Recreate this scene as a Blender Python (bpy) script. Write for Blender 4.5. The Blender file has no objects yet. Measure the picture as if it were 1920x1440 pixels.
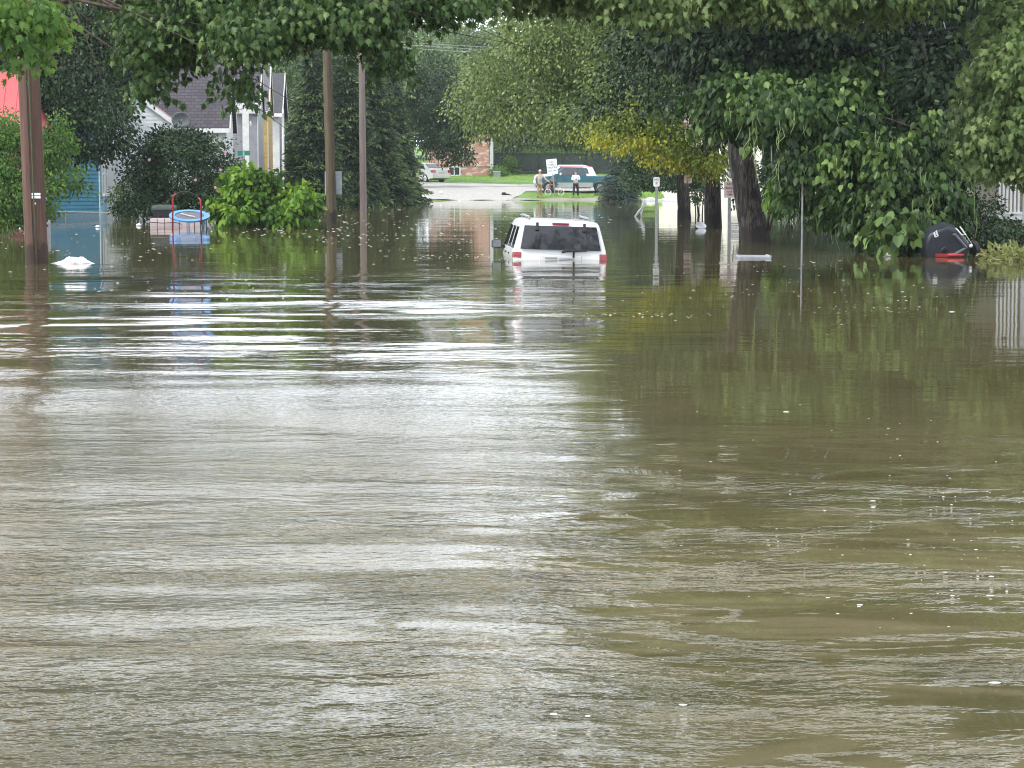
import bpy, math, random
import numpy as np
from mathutils import Vector, Matrix
R = math.radians
sc = bpy.context.scene
col = sc.collection

# ------------------------------------------------------------------ camera
F = 4000.0                      # focal length in pixels of the 1920 px photograph
CH = 1.62                       # eye height over the flood water
PITCH = math.atan2(392.0, F)
cd = bpy.data.cameras.new('camera'); cam = bpy.data.objects.new('camera', cd); col.objects.link(cam)
cam.location = (0, 0, CH); cam.rotation_euler = (math.pi/2-PITCH, 0, 0)
cd.sensor_width = 36; cd.lens = F/1920*36; cd.clip_start = 0.1; cd.clip_end = 6000
sc.camera = cam

# ------------------------------------------------------------------ sky, sun, exposure
SUN_EL, SUN_ROT = R(52), R(243)
w = bpy.data.worlds.new("World"); sc.world = w; w.use_nodes = True
nt = w.node_tree; nt.nodes.clear()
o_ = nt.nodes.new('ShaderNodeOutputWorld'); bg = nt.nodes.new('ShaderNodeBackground')
sky = nt.nodes.new('ShaderNodeTexSky'); sky.sky_type = 'NISHITA'; sky.sun_disc = False
sky.sun_elevation = SUN_EL; sky.sun_rotation = SUN_ROT; sky.air_density = 1.0; sky.dust_density = 3.0
tc = nt.nodes.new('ShaderNodeTexCoord'); nz = nt.nodes.new('ShaderNodeTexNoise')
nz.inputs['Scale'].default_value = 2.2; nz.inputs['Detail'].default_value = 5
mp = nt.nodes.new('ShaderNodeMapping'); mp.inputs['Scale'].default_value = (1, 1, 2.5)
rp = nt.nodes.new('ShaderNodeValToRGB')
rp.color_ramp.elements[0].position = .3; rp.color_ramp.elements[0].color = (10.5, 11.6, 13.2, 1)
rp.color_ramp.elements[1].position = .7; rp.color_ramp.elements[1].color = (17.5, 18.3, 19.5, 1)
mx = nt.nodes.new('ShaderNodeMix'); mx.data_type = 'RGBA'; mx.inputs[0].default_value = .9
nt.links.new(tc.outputs['Generated'], mp.inputs['Vector']); nt.links.new(mp.outputs[0], nz.inputs['Vector'])
nt.links.new(nz.outputs['Fac'], rp.inputs['Fac'])
nt.links.new(sky.outputs[0], mx.inputs[6]); nt.links.new(rp.outputs[0], mx.inputs[7])
sx_ = nt.nodes.new('ShaderNodeSeparateXYZ'); nt.links.new(tc.outputs['Generated'], sx_.inputs[0])
el_ = nt.nodes.new('ShaderNodeMapRange'); el_.interpolation_type = 'SMOOTHSTEP'      # bright band added low in the unseen sky to lift the water reflections
for i_, v_ in enumerate((.15, .75, 1.85, .98)): el_.inputs[i_+1].default_value = v_
nt.links.new(sx_.outputs['Z'], el_.inputs[0])
ml_ = nt.nodes.new('ShaderNodeVectorMath'); ml_.operation = 'SCALE'
nt.links.new(mx.outputs[2], ml_.inputs[0]); nt.links.new(el_.outputs[0], ml_.inputs['Scale'])
nt.links.new(ml_.outputs[0], bg.inputs['Color']); bg.inputs['Strength'].default_value = 0.1
nt.links.new(bg.outputs[0], o_.inputs['Surface'])
sd = bpy.data.lights.new('sun', 'SUN'); sd.energy = 2.7; sd.angle = R(10); sd.color = (1, .96, .9)
so = bpy.data.objects.new('sun', sd); col.objects.link(so)
sdir = Vector((math.sin(SUN_ROT)*math.cos(SUN_EL), math.cos(SUN_ROT)*math.cos(SUN_EL), math.sin(SUN_EL)))
so.rotation_euler = sdir.to_track_quat('Z', 'Y').to_euler(); so.location = (0, 0, 60)
sc.view_settings.view_transform = 'Standard'; sc.view_settings.look = 'None'
sc.view_settings.exposure = 0.32; sc.view_settings.gamma = 1; sc.view_settings.use_curve_mapping = False
sc.render.engine = 'CYCLES'
sc.cycles.max_bounces = 6; sc.cycles.diffuse_bounces = 3; sc.cycles.glossy_bounces = 3
sc.cycles.transmission_bounces = 3; sc.cycles.transparent_max_bounces = 8; sc.cycles.volume_bounces = 0
sc.cycles.use_denoising = True; sc.cycles.filter_width = 1.05

# ------------------------------------------------------------------ helpers
SP, CP = math.sin(PITCH), math.cos(PITCH)
def ray(px, py):
    u = (720-py)/F
    return Vector(((px-960)/F, CP+SP*u, -SP+CP*u))
def at(px, py, Y):
    r = ray(px, py); t = Y/r.y
    return Vector((r.x*t, Y, CH+r.z*t))
def PX(px, Y): return (px-960)/F*Y          # metres for a column at distance Y
def ZY(py, Y): return at(960, py, Y).z
TY = [-80, 130, 138, 139.5, 141, 144, 150, 172, 185, 230, 400, 3000]
TZ = [-1.3, -.5, 0, .12, .25, .46, .7, 1.06, 1.55, 3, 7, 30]
def tz(y): return float(np.interp(y, TY, TZ))
def ground(px, py):
    y = 136.0
    while y < 900:
        if at(px, py, y).z <= tz(y): break
        y += .05
    return Vector((PX(px, y), y, tz(y)))

def tag(o, label=None, cat=None, group=None, kind=None):
    if label: o['label'] = label
    if cat: o['category'] = cat
    if group: o['group'] = group
    if kind: o['kind'] = kind
    return o
def empty(name, loc, rz=0, label=None, cat=None, group=None, rot=None):
    o = bpy.data.objects.new(name, None); col.objects.link(o); o.location = loc
    o.rotation_euler = rot if rot else (0, 0, rz); o.empty_display_size = .2
    return tag(o, label, cat, group)
def copy_tree(o, parent=None):
    c = o.copy(); col.objects.link(c); c.parent = parent
    for ch in list(o.children): copy_tree(ch, c)
    return c

class MB:
    def __init__(s): s.v = []; s.f = []
    def add(s, vs, fs):
        k = len(s.v); s.v += [tuple(v) for v in vs]; s.f += [tuple(i+k for i in f) for f in fs]; return s
    def box(s, c, d, M=None):
        c = Vector(c); d = Vector(d)/2
        vs = [Vector((sx*d.x, sy*d.y, sz*d.z)) for sx in (-1, 1) for sy in (-1, 1) for sz in (-1, 1)]
        if M is not None: vs = [M @ v for v in vs]
        return s.add([v+c for v in vs], [(0,1,3,2),(4,6,7,5),(0,4,5,1),(2,3,7,6),(0,2,6,4),(1,5,7,3)])
    def bbox(s, x0, x1, y0, y1, z0, z1):
        return s.box(((x0+x1)/2,(y0+y1)/2,(z0+z1)/2), (abs(x1-x0),abs(y1-y0),abs(z1-z0)))
    def tube(s, pts, rad, n=8, cap=True, lump=0, rng=None):
        pts = [Vector(p) for p in pts]
        if not hasattr(rad, '__len__'): rad = [rad]*len(pts)
        base = len(s.v); pr = None
        for i, p in enumerate(pts):
            d = (pts[min(i+1, len(pts)-1)]-pts[max(i-1, 0)]).normalized()
            if pr is None:
                a = Vector((1, 0, 0)) if abs(d.x) < .8 else Vector((0, 1, 0))
                pr = (a-d*a.dot(d)).normalized()
            else:
                pr = (pr-d*pr.dot(d)).normalized()
            q = d.cross(pr)
            for k in range(n):
                a = 2*math.pi*k/n
                r = rad[i]*(1+(lump*(math.sin(3*a+i*.35)*.5+math.sin(7*a+1.3)*.35+(rng.uniform(-.35,.35) if rng else 0)) if lump else 0))
                s.v.append(tuple(p+(pr*math.cos(a)+q*math.sin(a))*r))
        for i in range(len(pts)-1):
            for k in range(n):
                a = base+i*n+k; b = base+i*n+(k+1) % n
                s.f.append((a, b, b+n, a+n))
        if cap:
            s.f.append(tuple(base+k for k in range(n))[::-1]); e = base+(len(pts)-1)*n
            s.f.append(tuple(e+k for k in range(n)))
        return s
    def loft(s, rings, cap=True, closed=True):
        base = len(s.v); n = len(rings[0])
        for r in rings: s.v += [tuple(p) for p in r]
        for i in range(len(rings)-1):
            for k in range(n if closed else n-1):
                a = base+i*n+k; b = base+i*n+(k+1) % n
                s.f.append((a, b, b+n, a+n))
        if cap:
            s.f.append(tuple(base+k for k in range(n))[::-1]); e = base+(len(rings)-1)*n
            s.f.append(tuple(e+k for k in range(n)))
        return s
    def prism(s, poly, x0, x1):          # poly of (y,z) extruded along x
        return s.loft([[(x0, y, z) for y, z in poly], [(x1, y, z) for y, z in poly]])
    def sphere(s, c, r, nu=10, nv=6, zmin=-1):
        c = Vector(c); r = Vector(r) if hasattr(r, '__len__') else Vector((r, r, r)); rings = []
        for i in range(nv+1):
            t = math.pi*i/nv; z = max(math.cos(t), zmin); q = math.sin(t) if math.cos(t) > zmin else math.sqrt(max(0, 1-zmin*zmin))
            q = max(q, .01)
            rings.append([(c.x+r.x*q*math.cos(2*math.pi*k/nu), c.y+r.y*q*math.sin(2*math.pi*k/nu), c.z+r.z*z) for k in range(nu)])
        return s.loft(rings)
    def build(s, name, mat, parent=None, smooth=None, loc=None):
        m = bpy.data.meshes.new(name); m.from_pydata(s.v, [], s.f); m.update()
        import bmesh
        bm = bmesh.new(); bm.from_mesh(m); bmesh.ops.recalc_face_normals(bm, faces=bm.faces); bm.to_mesh(m); bm.free()
        o = bpy.data.objects.new(name, m); col.objects.link(o); m.materials.append(mat)
        if smooth:
            m.shade_smooth()
            if smooth is not True: m.set_sharp_from_angle(angle=R(smooth))
        if parent: o.parent = parent
        if loc: o.location = loc
        return o
def bevel(o, wd=.01, seg=2):
    b = o.modifiers.new('bevel', 'BEVEL'); b.width = wd; b.segments = seg; b.limit_method = 'ANGLE'; b.angle_limit = R(35); return o

# ------------------------------------------------------------------ materials
MATS = {}
def newmat(name):
    m = bpy.data.materials.new(name); m.use_nodes = True; nt = m.node_tree; nt.nodes.clear()
    out = nt.nodes.new('ShaderNodeOutputMaterial'); p = nt.nodes.new('ShaderNodeBsdfPrincipled')
    nt.links.new(p.outputs[0], out.inputs[0]); return m, nt, p, out
def N(nt, t, **kw):
    n = nt.nodes.new(t)
    for k, v in kw.items():
        if k in n.inputs: n.inputs[k].default_value = v
        else: setattr(n, k, v)
    return n
def paint(name, c, rough=.5, c2=None, scale=6, bump=0, metal=0, stretch=(1,1,1), spec=.5, coat=0, det=5, lo=.35, hi=.65, wet=None):
    if name in MATS: return MATS[name]
    m, nt, p, out = newmat(name)
    p.inputs['Roughness'].default_value = rough; p.inputs['Metallic'].default_value = metal
    p.inputs['Specular IOR Level'].default_value = spec; p.inputs['Coat Weight'].default_value = coat
    c2 = c2 or tuple(x*.72 for x in c)
    t = N(nt, 'ShaderNodeTexCoord'); mp = N(nt, 'ShaderNodeMapping'); mp.inputs['Scale'].default_value = stretch
    n = N(nt, 'ShaderNodeTexNoise', Scale=scale, Detail=det); n.inputs['Roughness'].default_value = .65
    r = N(nt, 'ShaderNodeValToRGB'); r.color_ramp.elements[0].position = lo; r.color_ramp.elements[1].position = hi
    r.color_ramp.elements[0].color = (*c2, 1); r.color_ramp.elements[1].color = (*c, 1)
    nt.links.new(t.outputs['Object'], mp.inputs[0]); nt.links.new(mp.outputs[0], n.inputs['Vector'])
    nt.links.new(n.outputs['Fac'], r.inputs[0]); nt.links.new(r.outputs[0], p.inputs['Base Color'])
    if wet:       # stain left by the flood just over the water: (height, colour, strength)
        gp = N(nt, 'ShaderNodeNewGeometry'); sz = N(nt, 'ShaderNodeSeparateXYZ'); nt.links.new(gp.outputs['Position'], sz.inputs[0])
        n2 = N(nt, 'ShaderNodeTexNoise', Scale=7.0, Detail=4); nt.links.new(gp.outputs['Position'], n2.inputs['Vector'])
        a1 = N(nt, 'ShaderNodeMath', operation='MULTIPLY_ADD'); nt.links.new(n2.outputs['Fac'], a1.inputs[0]); a1.inputs[1].default_value = -wet[0]*1.2; nt.links.new(sz.outputs['Z'], a1.inputs[2])
        mr = N(nt, 'ShaderNodeMapRange', interpolation_type='SMOOTHSTEP'); nt.links.new(a1.outputs[0], mr.inputs[0])
        for i_, v_ in enumerate((wet[0]*.1, wet[0]*.5, wet[2], 0.)): mr.inputs[i_+1].default_value = v_
        mxx = N(nt, 'ShaderNodeMix', data_type='RGBA'); nt.links.new(mr.outputs[0], mxx.inputs[0]); nt.links.new(r.outputs[0], mxx.inputs[6]); mxx.inputs[7].default_value = (*wet[1], 1)
        nt.links.new(mxx.outputs[2], p.inputs['Base Color'])
    if bump:
        b = N(nt, 'ShaderNodeBump', Strength=1.0, Distance=bump); nt.links.new(n.outputs['Fac'], b.inputs['Height'])
        nt.links.new(b.outputs[0], p.inputs['Normal'])
    MATS[name] = m; return m
def shingle(name, c, c2, sx=3.2, sy=7):
    m, nt, p, out = newmat(name); p.inputs['Roughness'].default_value = .9
    t = N(nt, 'ShaderNodeTexCoord'); sp = N(nt, 'ShaderNodeSeparateXYZ'); cb = N(nt, 'ShaderNodeCombineXYZ')
    nt.links.new(t.outputs['Object'], sp.inputs[0]); nt.links.new(sp.outputs['X'], cb.inputs['X']); nt.links.new(sp.outputs['Z'], cb.inputs['Y'])
    b = N(nt, 'ShaderNodeTexBrick', Scale=1.0); b.inputs['Brick Width'].default_value = 1/sx; b.inputs['Row Height'].default_value = 1/sy
    b.inputs['Mortar Size'].default_value = .018; b.inputs['Bias'].default_value = 0
    b.inputs['Color1'].default_value = (*c, 1); b.inputs['Color2'].default_value = (*c2, 1)
    b.inputs['Mortar'].default_value = tuple(x*.45 for x in c)+(1,)
    nt.links.new(cb.outputs[0], b.inputs['Vector'])
    n = N(nt, 'ShaderNodeTexNoise', Scale=1.3, Detail=6); nt.links.new(t.outputs['Object'], n.inputs['Vector'])
    h = N(nt, 'ShaderNodeMix', data_type='RGBA', blend_type='MULTIPLY'); h.inputs[0].default_value = .7
    r = N(nt, 'ShaderNodeValToRGB'); r.color_ramp.elements[0].color = (.6,.6,.6,1); r.color_ramp.elements[1].color = (1.15,1.12,1.1,1)
    nt.links.new(n.outputs['Fac'], r.inputs[0]); nt.links.new(b.outputs['Color'], h.inputs[6]); nt.links.new(r.outputs[0], h.inputs[7])
    nt.links.new(h.outputs[2], p.inputs['Base Color'])
    bp = N(nt, 'ShaderNodeBump', Strength=1.0, Distance=.012, invert=True); nt.links.new(b.outputs['Fac'], bp.inputs['Height']); nt.links.new(bp.outputs[0], p.inputs['Normal'])
    return m
def brickmat(name):
    m, nt, p, out = newmat(name); p.inputs['Roughness'].default_value = .9
    t = N(nt, 'ShaderNodeTexCoord'); sp = N(nt, 'ShaderNodeSeparateXYZ'); cb = N(nt, 'ShaderNodeCombineXYZ')
    ad = N(nt, 'ShaderNodeMath', operation='ADD')
    nt.links.new(t.outputs['Object'], sp.inputs[0]); nt.links.new(sp.outputs['X'], ad.inputs[0]); nt.links.new(sp.outputs['Y'], ad.inputs[1])
    nt.links.new(ad.outputs[0], cb.inputs['X']); nt.links.new(sp.outputs['Z'], cb.inputs['Y'])
    b = N(nt, 'ShaderNodeTexBrick', Scale=1.0); b.inputs['Brick Width'].default_value = .22; b.inputs['Row Height'].default_value = .08
    b.inputs['Mortar Size'].default_value = .008
    b.inputs['Color1'].default_value = (.43,.17,.11,1); b.inputs['Color2'].default_value = (.36,.15,.11,1); b.inputs['Mortar'].default_value = (.5,.42,.36,1)
    nt.links.new(cb.outputs[0], b.inputs['Vector'])
    n = N(nt, 'ShaderNodeTexNoise', Scale=1.5, Detail=7); nt.links.new(t.outputs['Object'], n.inputs['Vector'])
    mp = N(nt, 'ShaderNodeMapping'); mp.inputs['Scale'].default_value = (1, 1, 2.6); nt.links.new(t.outputs['Object'], mp.inputs[0]); nt.links.new(mp.outputs[0], n.inputs['Vector'])
    r = N(nt, 'ShaderNodeValToRGB'); r.color_ramp.elements[0].position = .52; r.color_ramp.elements[1].position = .6
    r.color_ramp.elements[0].color = (0,0,0,1); r.color_ramp.elements[1].color = (.8,.8,.8,1)
    h = N(nt, 'ShaderNodeMix', data_type='RGBA'); nt.links.new(n.outputs['Fac'], r.inputs[0]); nt.links.new(r.outputs[0], h.inputs[0])
    nt.links.new(b.outputs['Color'], h.inputs[6]); h.inputs[7].default_value = (.62,.52,.45,1)
    nt.links.new(h.outputs[2], p.inputs['Base Color']); return m
def leafmat(name, dark, mid, light, trans=.3, rough=.5):
    m, nt, p, out = newmat(name); p.inputs['Roughness'].default_value = rough; p.inputs['Specular IOR Level'].default_value = .2
    a = N(nt, 'ShaderNodeAttribute', attribute_name='tint'); r = N(nt, 'ShaderNodeValToRGB')
    e = r.color_ramp.elements; e[0].color = (*dark, 1); e[1].color = (*light, 1); k = e.new(.5); k.color = (*mid, 1)
    nt.links.new(a.outputs['Fac'], r.inputs[0]); nt.links.new(r.outputs[0], p.inputs['Base Color'])
    tr = N(nt, 'ShaderNodeBsdfTranslucent'); hs = N(nt, 'ShaderNodeHueSaturation'); hs.inputs['Value'].default_value = 1.5
    hs.inputs['Hue'].default_value = .485; nt.links.new(r.outputs[0], hs.inputs['Color']); nt.links.new(hs.outputs[0], tr.inputs[0])
    mx = N(nt, 'ShaderNodeMixShader'); mx.inputs[0].default_value = trans
    nt.links.new(p.outputs[0], mx.inputs[1]); nt.links.new(tr.outputs[0], mx.inputs[2]); nt.links.new(mx.outputs[0], out.inputs[0])
    return m

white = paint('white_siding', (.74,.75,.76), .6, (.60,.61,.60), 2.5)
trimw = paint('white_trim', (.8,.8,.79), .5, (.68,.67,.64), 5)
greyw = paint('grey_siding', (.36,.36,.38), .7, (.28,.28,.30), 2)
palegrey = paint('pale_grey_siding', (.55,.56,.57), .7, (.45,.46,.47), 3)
yellow = paint('yellow_siding', (.62,.46,.17), .7, (.42,.27,.10), 1.6)
cream = paint('cream_siding', (.84,.81,.68), .7, (.78,.74,.60), 1.5)
blue = paint('shaded_blue_siding', (.028,.15,.235), .6, (.022,.12,.185), 2.5)  # front wall of the blue house, its shade put into the colour
darkred = paint('dark_red_siding', (.12,.045,.035), .7)
redroof = paint('red_metal_roof', (.58,.08,.085), .45, (.46,.07,.07), 2, spec=.6)
glassd = paint('dark_window_glass', (.03,.035,.045), .06, (.02,.025,.03), 2, spec=.8)
roofd = shingle('dark_shingle_roof', (.085,.075,.09), (.055,.05,.06))
roofp = shingle('pinkish_shingle_roof', (.34,.24,.21), (.26,.19,.17))
brick = brickmat('painted_brick')
barkd = paint('dark_bark', (.085,.068,.056), .95, (.010,.009,.009), 13, .06, stretch=(1.5,1.5,.22), lo=.42, hi=.62, wet=(.45, (.012,.010,.008), .85))
barkb = paint('brown_bark', (.085,.06,.045), .95, (.03,.022,.017), 9, .02, stretch=(1.6,1.6,.3))
polewood = paint('weathered_pole_wood', (.15,.082,.058), .9, (.062,.035,.027), 7, .004, stretch=(3,3,.12), lo=.3, hi=.7, wet=(.4, (.030,.020,.014), .8))
polewood2 = paint('mossy_pole_wood', (.13,.10,.06), .9, (.055,.042,.025), 7, .004, stretch=(3,3,.15), lo=.3, hi=.7, wet=(.5, (.025,.02,.012), .8))
polewood3 = paint('grey_pole_wood', (.20,.155,.14), .9, (.11,.085,.078), 7, .004, stretch=(3,3,.15), lo=.3, hi=.7)
black = paint('black_rubber', (.015,.015,.016), .6)
blackp = paint('black_plastic', (.022,.023,.027), .4, (.016,.017,.02), 8)
steel = paint('galvanised_steel', (.30,.32,.33), .5, (.20,.215,.22), 9, metal=.4)
chrome = paint('chrome', (.6,.6,.6), .2, metal=.9)
carwhite = paint('white_car_paint', (.80,.81,.82), .22, (.74,.75,.76), 1.3, coat=.4, wet=(.08, (.55,.51,.42), .35))
redlens = paint('red_lens', (.42,.012,.02), .15, (.26,.008,.014), 25, coat=.5)
grass = paint('grass_mat', (.13,.24,.03), .9, (.07,.15,.02), 1.2, .02, det=8)

EXEC = []

# ------------------------------------------------------------------ foliage
def L(t): return np.array(t, dtype=float)
def tmpl(kind):
    if kind == 'maple':
        h = [(0,0),(-.10,.14),(.04,.20),(-.02,.42),(.16,.30),(.26,.58),(.36,.24),(.56,.34),(.60,.12),(1,0)]
    elif kind == 'heart':
        h = [(0,0),(-.10,.22),(.08,.40),(.38,.42),(.72,.22),(1,0)]
    elif kind == 'oval':
        h = [(0,0),(.3,.26),(.7,.22),(1,0)]
    elif kind == 'thin':
        h = [(0,0),(.3,.12),(.7,.10),(1,0)]
    if kind in ('maple', 'heart'):          # folded along the midrib: two faces
        k = len(h); v = [(x, y, -.55*y-.4*x*x) for x, y in h]+[(x, -y, -.55*y-.4*x*x) for x, y in h[1:-1]]
        f1 = list(range(k)); f2 = [0]+list(range(k, 2*k-2))+[k-1]
        return L(v), [f1, f2[::-1]]
    v = [(x, y, -.12*x*x) for x, y in h]+[(x, -y, -.12*x*x) for x, y in h[1:-1][::-1]]
    return L(v), [list(range(len(v)))]
def unit(a): return a/np.maximum(np.linalg.norm(a, axis=1, keepdims=True), 1e-6)
def leaves(name, pos, tip, nrm, size, kind, tint, mat, parent=None):
    tv, tf = tmpl(kind); n = len(pos); k = len(tv)
    tip = unit(tip); b = unit(np.cross(nrm, tip)); nn = np.cross(tip, b)
    s = size[:, None, None]
    V = pos[:, None, :]+s*(tv[None, :, 0, None]*tip[:, None, :]+tv[None, :, 1, None]*b[:, None, :]+tv[None, :, 2, None]*nn[:, None, :])
    V = V.reshape(-1, 3).astype(np.float32)
    li = np.concatenate([np.array(f) for f in tf]); cnt = np.array([len(f) for f in tf])
    loops = (li[None, :]+(np.arange(n)*k)[:, None]).reshape(-1).astype(np.int32)
    lt = np.tile(cnt, n).astype(np.int32); ls = np.concatenate([[0], np.cumsum(lt)[:-1]]).astype(np.int32)
    m = bpy.data.meshes.new(name); m.vertices.add(len(V)); m.vertices.foreach_set('co', V.ravel())
    m.loops.add(len(loops)); m.loops.foreach_set('vertex_index', loops)
    m.polygons.add(len(lt)); m.polygons.foreach_set('loop_start', ls); m.polygons.foreach_set('loop_total', lt)
    m.update(calc_edges=True)
    at_ = m.attributes.new('tint', 'FLOAT', 'FACE'); at_.data.foreach_set('value', np.repeat(np.clip(tint, 0, 1), len(tf)).astype(np.float32))
    m.materials.append(mat)
    o = bpy.data.objects.new(name, m); col.objects.link(o)
    if parent: o.parent = parent
    return o
def blobs_clusters(blobs, dens, rng, shell=.55, lump=.28):
    """cluster centres spread through the outer volume of lumpy ellipsoids; returns centre, outward"""
    C, O = [], []
    for bl in blobs:
        c = L(bl[:3]); r = L(bl[3:6]); d = dens*(bl[6] if len(bl) > 6 else 1)
        area = 4*math.pi*((r[0]*r[1])**1.6/3+(r[0]*r[2])**1.6/3+(r[1]*r[2])**1.6/3)**(1/1.6)
        n = max(4, int(area*d)); u = unit(rng.normal(size=(n, 3)))
        q = np.zeros(n); 
        for _ in range(7):
            a = unit(rng.normal(size=(1, 3)))[0]; q += np.sin(u@a*rng.uniform(4, 9)+rng.uniform(0, 6))
        rad = (1-(1-shell)*rng.random(n)**1.4)*(1+lump*q/3.2)
        C.append(c+u*r*rad[:, None]); O.append(unit(u/r))
    return np.concatenate(C), np.concatenate(O)
def crown(name, blobs, mat, parent, seed, dens=5, cl=.35, per=40, size=.12, kind='oval', droop=.5, flat=.6, zmin=None, shell=.55, lump=.28, cut=None, tone=0):
    rng = np.random.default_rng(seed)
    C, O = blobs_clusters(blobs, dens, rng, shell, lump)
    if cut is not None:
        k = cut(C); C, O = C[k], O[k]
    n = len(C); ctint = rng.normal(.45+tone, .17, n)
    P = np.repeat(C, per, 0); out = np.repeat(O, per, 0); N_ = len(P)
    off = unit(rng.normal(size=(N_, 3)))*(rng.random(N_)**.5)[:, None]*cl*1.75*L([1, 1, flat]); rr = np.linalg.norm(off[:, :2], axis=1)
    off[:, 2] -= rr*rr/max(cl, .01)*droop*.45
    P = P+off
    tip = unit(off)*.7+out*.5+rng.normal(size=(N_, 3))*.45; tip[:, 2] -= droop*1.1
    nrm = out*.45+rng.normal(size=(N_, 3))*.75; nrm[:, 2] += .5
    tint = np.repeat(ctint, per)+rng.normal(0, .13, N_)
    sz = size*rng.uniform(.65, 1.25, N_)
    if zmin is not None:
        k = P[:, 2] > zmin; P, tip, nrm, tint, sz = P[k], tip[k], nrm[k], tint[k], sz[k]
    return leaves(name, P, tip, nrm, sz, kind, tint, mat, parent)
def pb(px, py, Y, rx, ry, depth, d=1):     # ellipsoid whose place and size were read off the photograph, at distance Y
    c = at(px, py, Y); return (c.x, c.y, c.z, rx*Y/F, depth, ry*Y/F, d)
def trunkmesh(base, top, r0, r1, targets, rng, mat, parent, n=12, lump=0, bend=(0, 0), name='trunk', lw=.4):
    base = Vector(base); top = Vector(top); m = MB(); k = 22
    pts, rad = [], []
    for i in range(k+1):
        t = i/k; p = base.lerp(top, t)+Vector((bend[0], bend[1], 0))*math.sin(t*math.pi)
        pts.append(p); rad.append(r0+(r1-r0)*t+r0*.35*max(0, 1-t*9))
    m.tube(pts, rad, n, lump=lump, rng=rng if lump else None)
    for tg in targets:
        tg = Vector(tg[:3]); t = rng.uniform(.6, 1.0); s = pts[int(t*k)]; rr = rad[int(t*k)]*lw
        mid = s.lerp(tg, .5)+Vector((rng.uniform(-.2, .2), rng.uniform(-.2, .2), (tg-s).length*.13))
        q = [s, s.lerp(mid, .5)+Vector((0, 0, .08)), mid, mid.lerp(tg, .5)+Vector((0, 0, -.02)), tg]
        m.tube(q, [rr, rr*.8, rr*.55, rr*.35, rr*.12], 6)
        for _ in range(3):
            e = tg+Vector((rng.uniform(-1, 1), rng.uniform(-1, 1), rng.uniform(-.6, .6)))*max(.4, (tg-s).length*.3)
            m.tube([mid, mid.lerp(e, .5)+Vector((0, 0, .1)), e], [rr*.3, rr*.2, rr*.05], 5)
    return m.build(name, mat, parent, smooth=True)
def tree(name, base, top, r0, r1, blobs, mat, bark, seed, label, cat='tree', group=None, limbs=True, lump=0, bend=(0, 0), extra=None, lw=.4, **kw):
    rng = random.Random(seed); e = empty(name, (0, 0, 0), label=label, cat=cat, group=group)
    trunkmesh(base, top, r0, r1, [b for b in blobs] if limbs else [], rng, bark, e, lump=lump, bend=bend, lw=lw)
    crown('crown', blobs, mat, e, seed, **kw)
    return e
def bush(name, blobs, mat, seed, label, base=None, stems=5, group=None, cat='bush', **kw):
    e = empty(name, (0, 0, 0), label=label, cat=cat, group=group); rng = random.Random(seed); m = MB()
    b0 = Vector(base) if base else Vector((blobs[0][0], blobs[0][1], -.3))
    if b0.z > .5: m.tube([(b0.x, b0.y, -.6), b0], [.16, .11], 8)
    for i in range(max(stems, len(blobs))):
        b = blobs[i % len(blobs)]
        t = Vector(b[:3])+Vector((rng.uniform(-.5, .5)*b[3], rng.uniform(-.5, .5)*b[4], b[5]*.4))
        s = b0+Vector((rng.uniform(-.15, .15), rng.uniform(-.1, .1), 0))
        m.tube([s, s.lerp(t, .5)+Vector((0, 0, .1)), t], [.035, .025, .008], 5)
    m.build('stem', barkb, e, smooth=True)
    crown('foliage', blobs, mat, e, seed, **kw)
    return e
def conifer(name, base, H, Rr, mat, seed, label, group=None, dens=1.0, sz=.22, z0=.2, cat='tree'):
    base = Vector(base); e = empty(name, base, label=label, cat=cat, group=group); rng = np.random.default_rng(seed)
    m = MB(); m.tube([(0, 0, -.5), (0, 0, H*.5), (0, 0, H*.98)], [H*.022, H*.012, .02], 8)
    P, T, Nn, S, Ti = [], [], [], [], []
    z = z0
    while z < H*.97:
        f = 1-z/H; nb = int(5+5*f); Lb = Rr*(f**.75)*rng.uniform(.8, 1.1)
        a0 = rng.uniform(0, 6.28)
        for b in range(nb):
            a = a0+2*math.pi*b/nb+rng.uniform(-.2, .2); ll = Lb*rng.uniform(.7, 1.15); d = L([math.cos(a), math.sin(a), 0]); side = L([-d[1], d[0], 0])
            m.tube([(0, 0, z), tuple(d*ll*.5+L([0, 0, z-.02*ll])), tuple(d*ll+L([0, 0, z-.14*ll]))], [.04*ll/2+.01, .03, .01], 4)
            n = int(70*ll*dens); s = rng.random(n)**.7
            wd = (.12+.28*ll*(1-s)*.6+.1)*rng.normal(size=n)
            p = d[None]*(s*ll)[:, None]+side[None]*wd[:, None]; p[:, 2] += z-.14*ll*s*s-np.abs(wd)*.35+rng.normal(0, .05, n)
            P.append(p); t = d[None]*.9+side[None]*np.sign(wd)[:, None]*.7+rng.normal(size=(n, 3))*.35; t[:, 2] -= .35; T.append(t)
            q = rng.normal(size=(n, 3))*.5; q[:, 2] += .8; Nn.append(q); S.append(sz*rng.uniform(.6, 1.3, n)); Ti.append(.12+.62*s*s+.12*rng.normal()+rng.normal(0, .12, n))  # bough tips tinted paler, the light on them put into the colour
        z += rng.uniform(.22, .34)*max(.7, H/9)
    m.build('trunk', barkb, e, smooth=True)
    leaves('crown', np.concatenate(P), np.concatenate(T), np.concatenate(Nn), np.concatenate(S), 'thin' if sz < .3 else 'oval', np.concatenate(Ti), mat, e)
    return e

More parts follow.
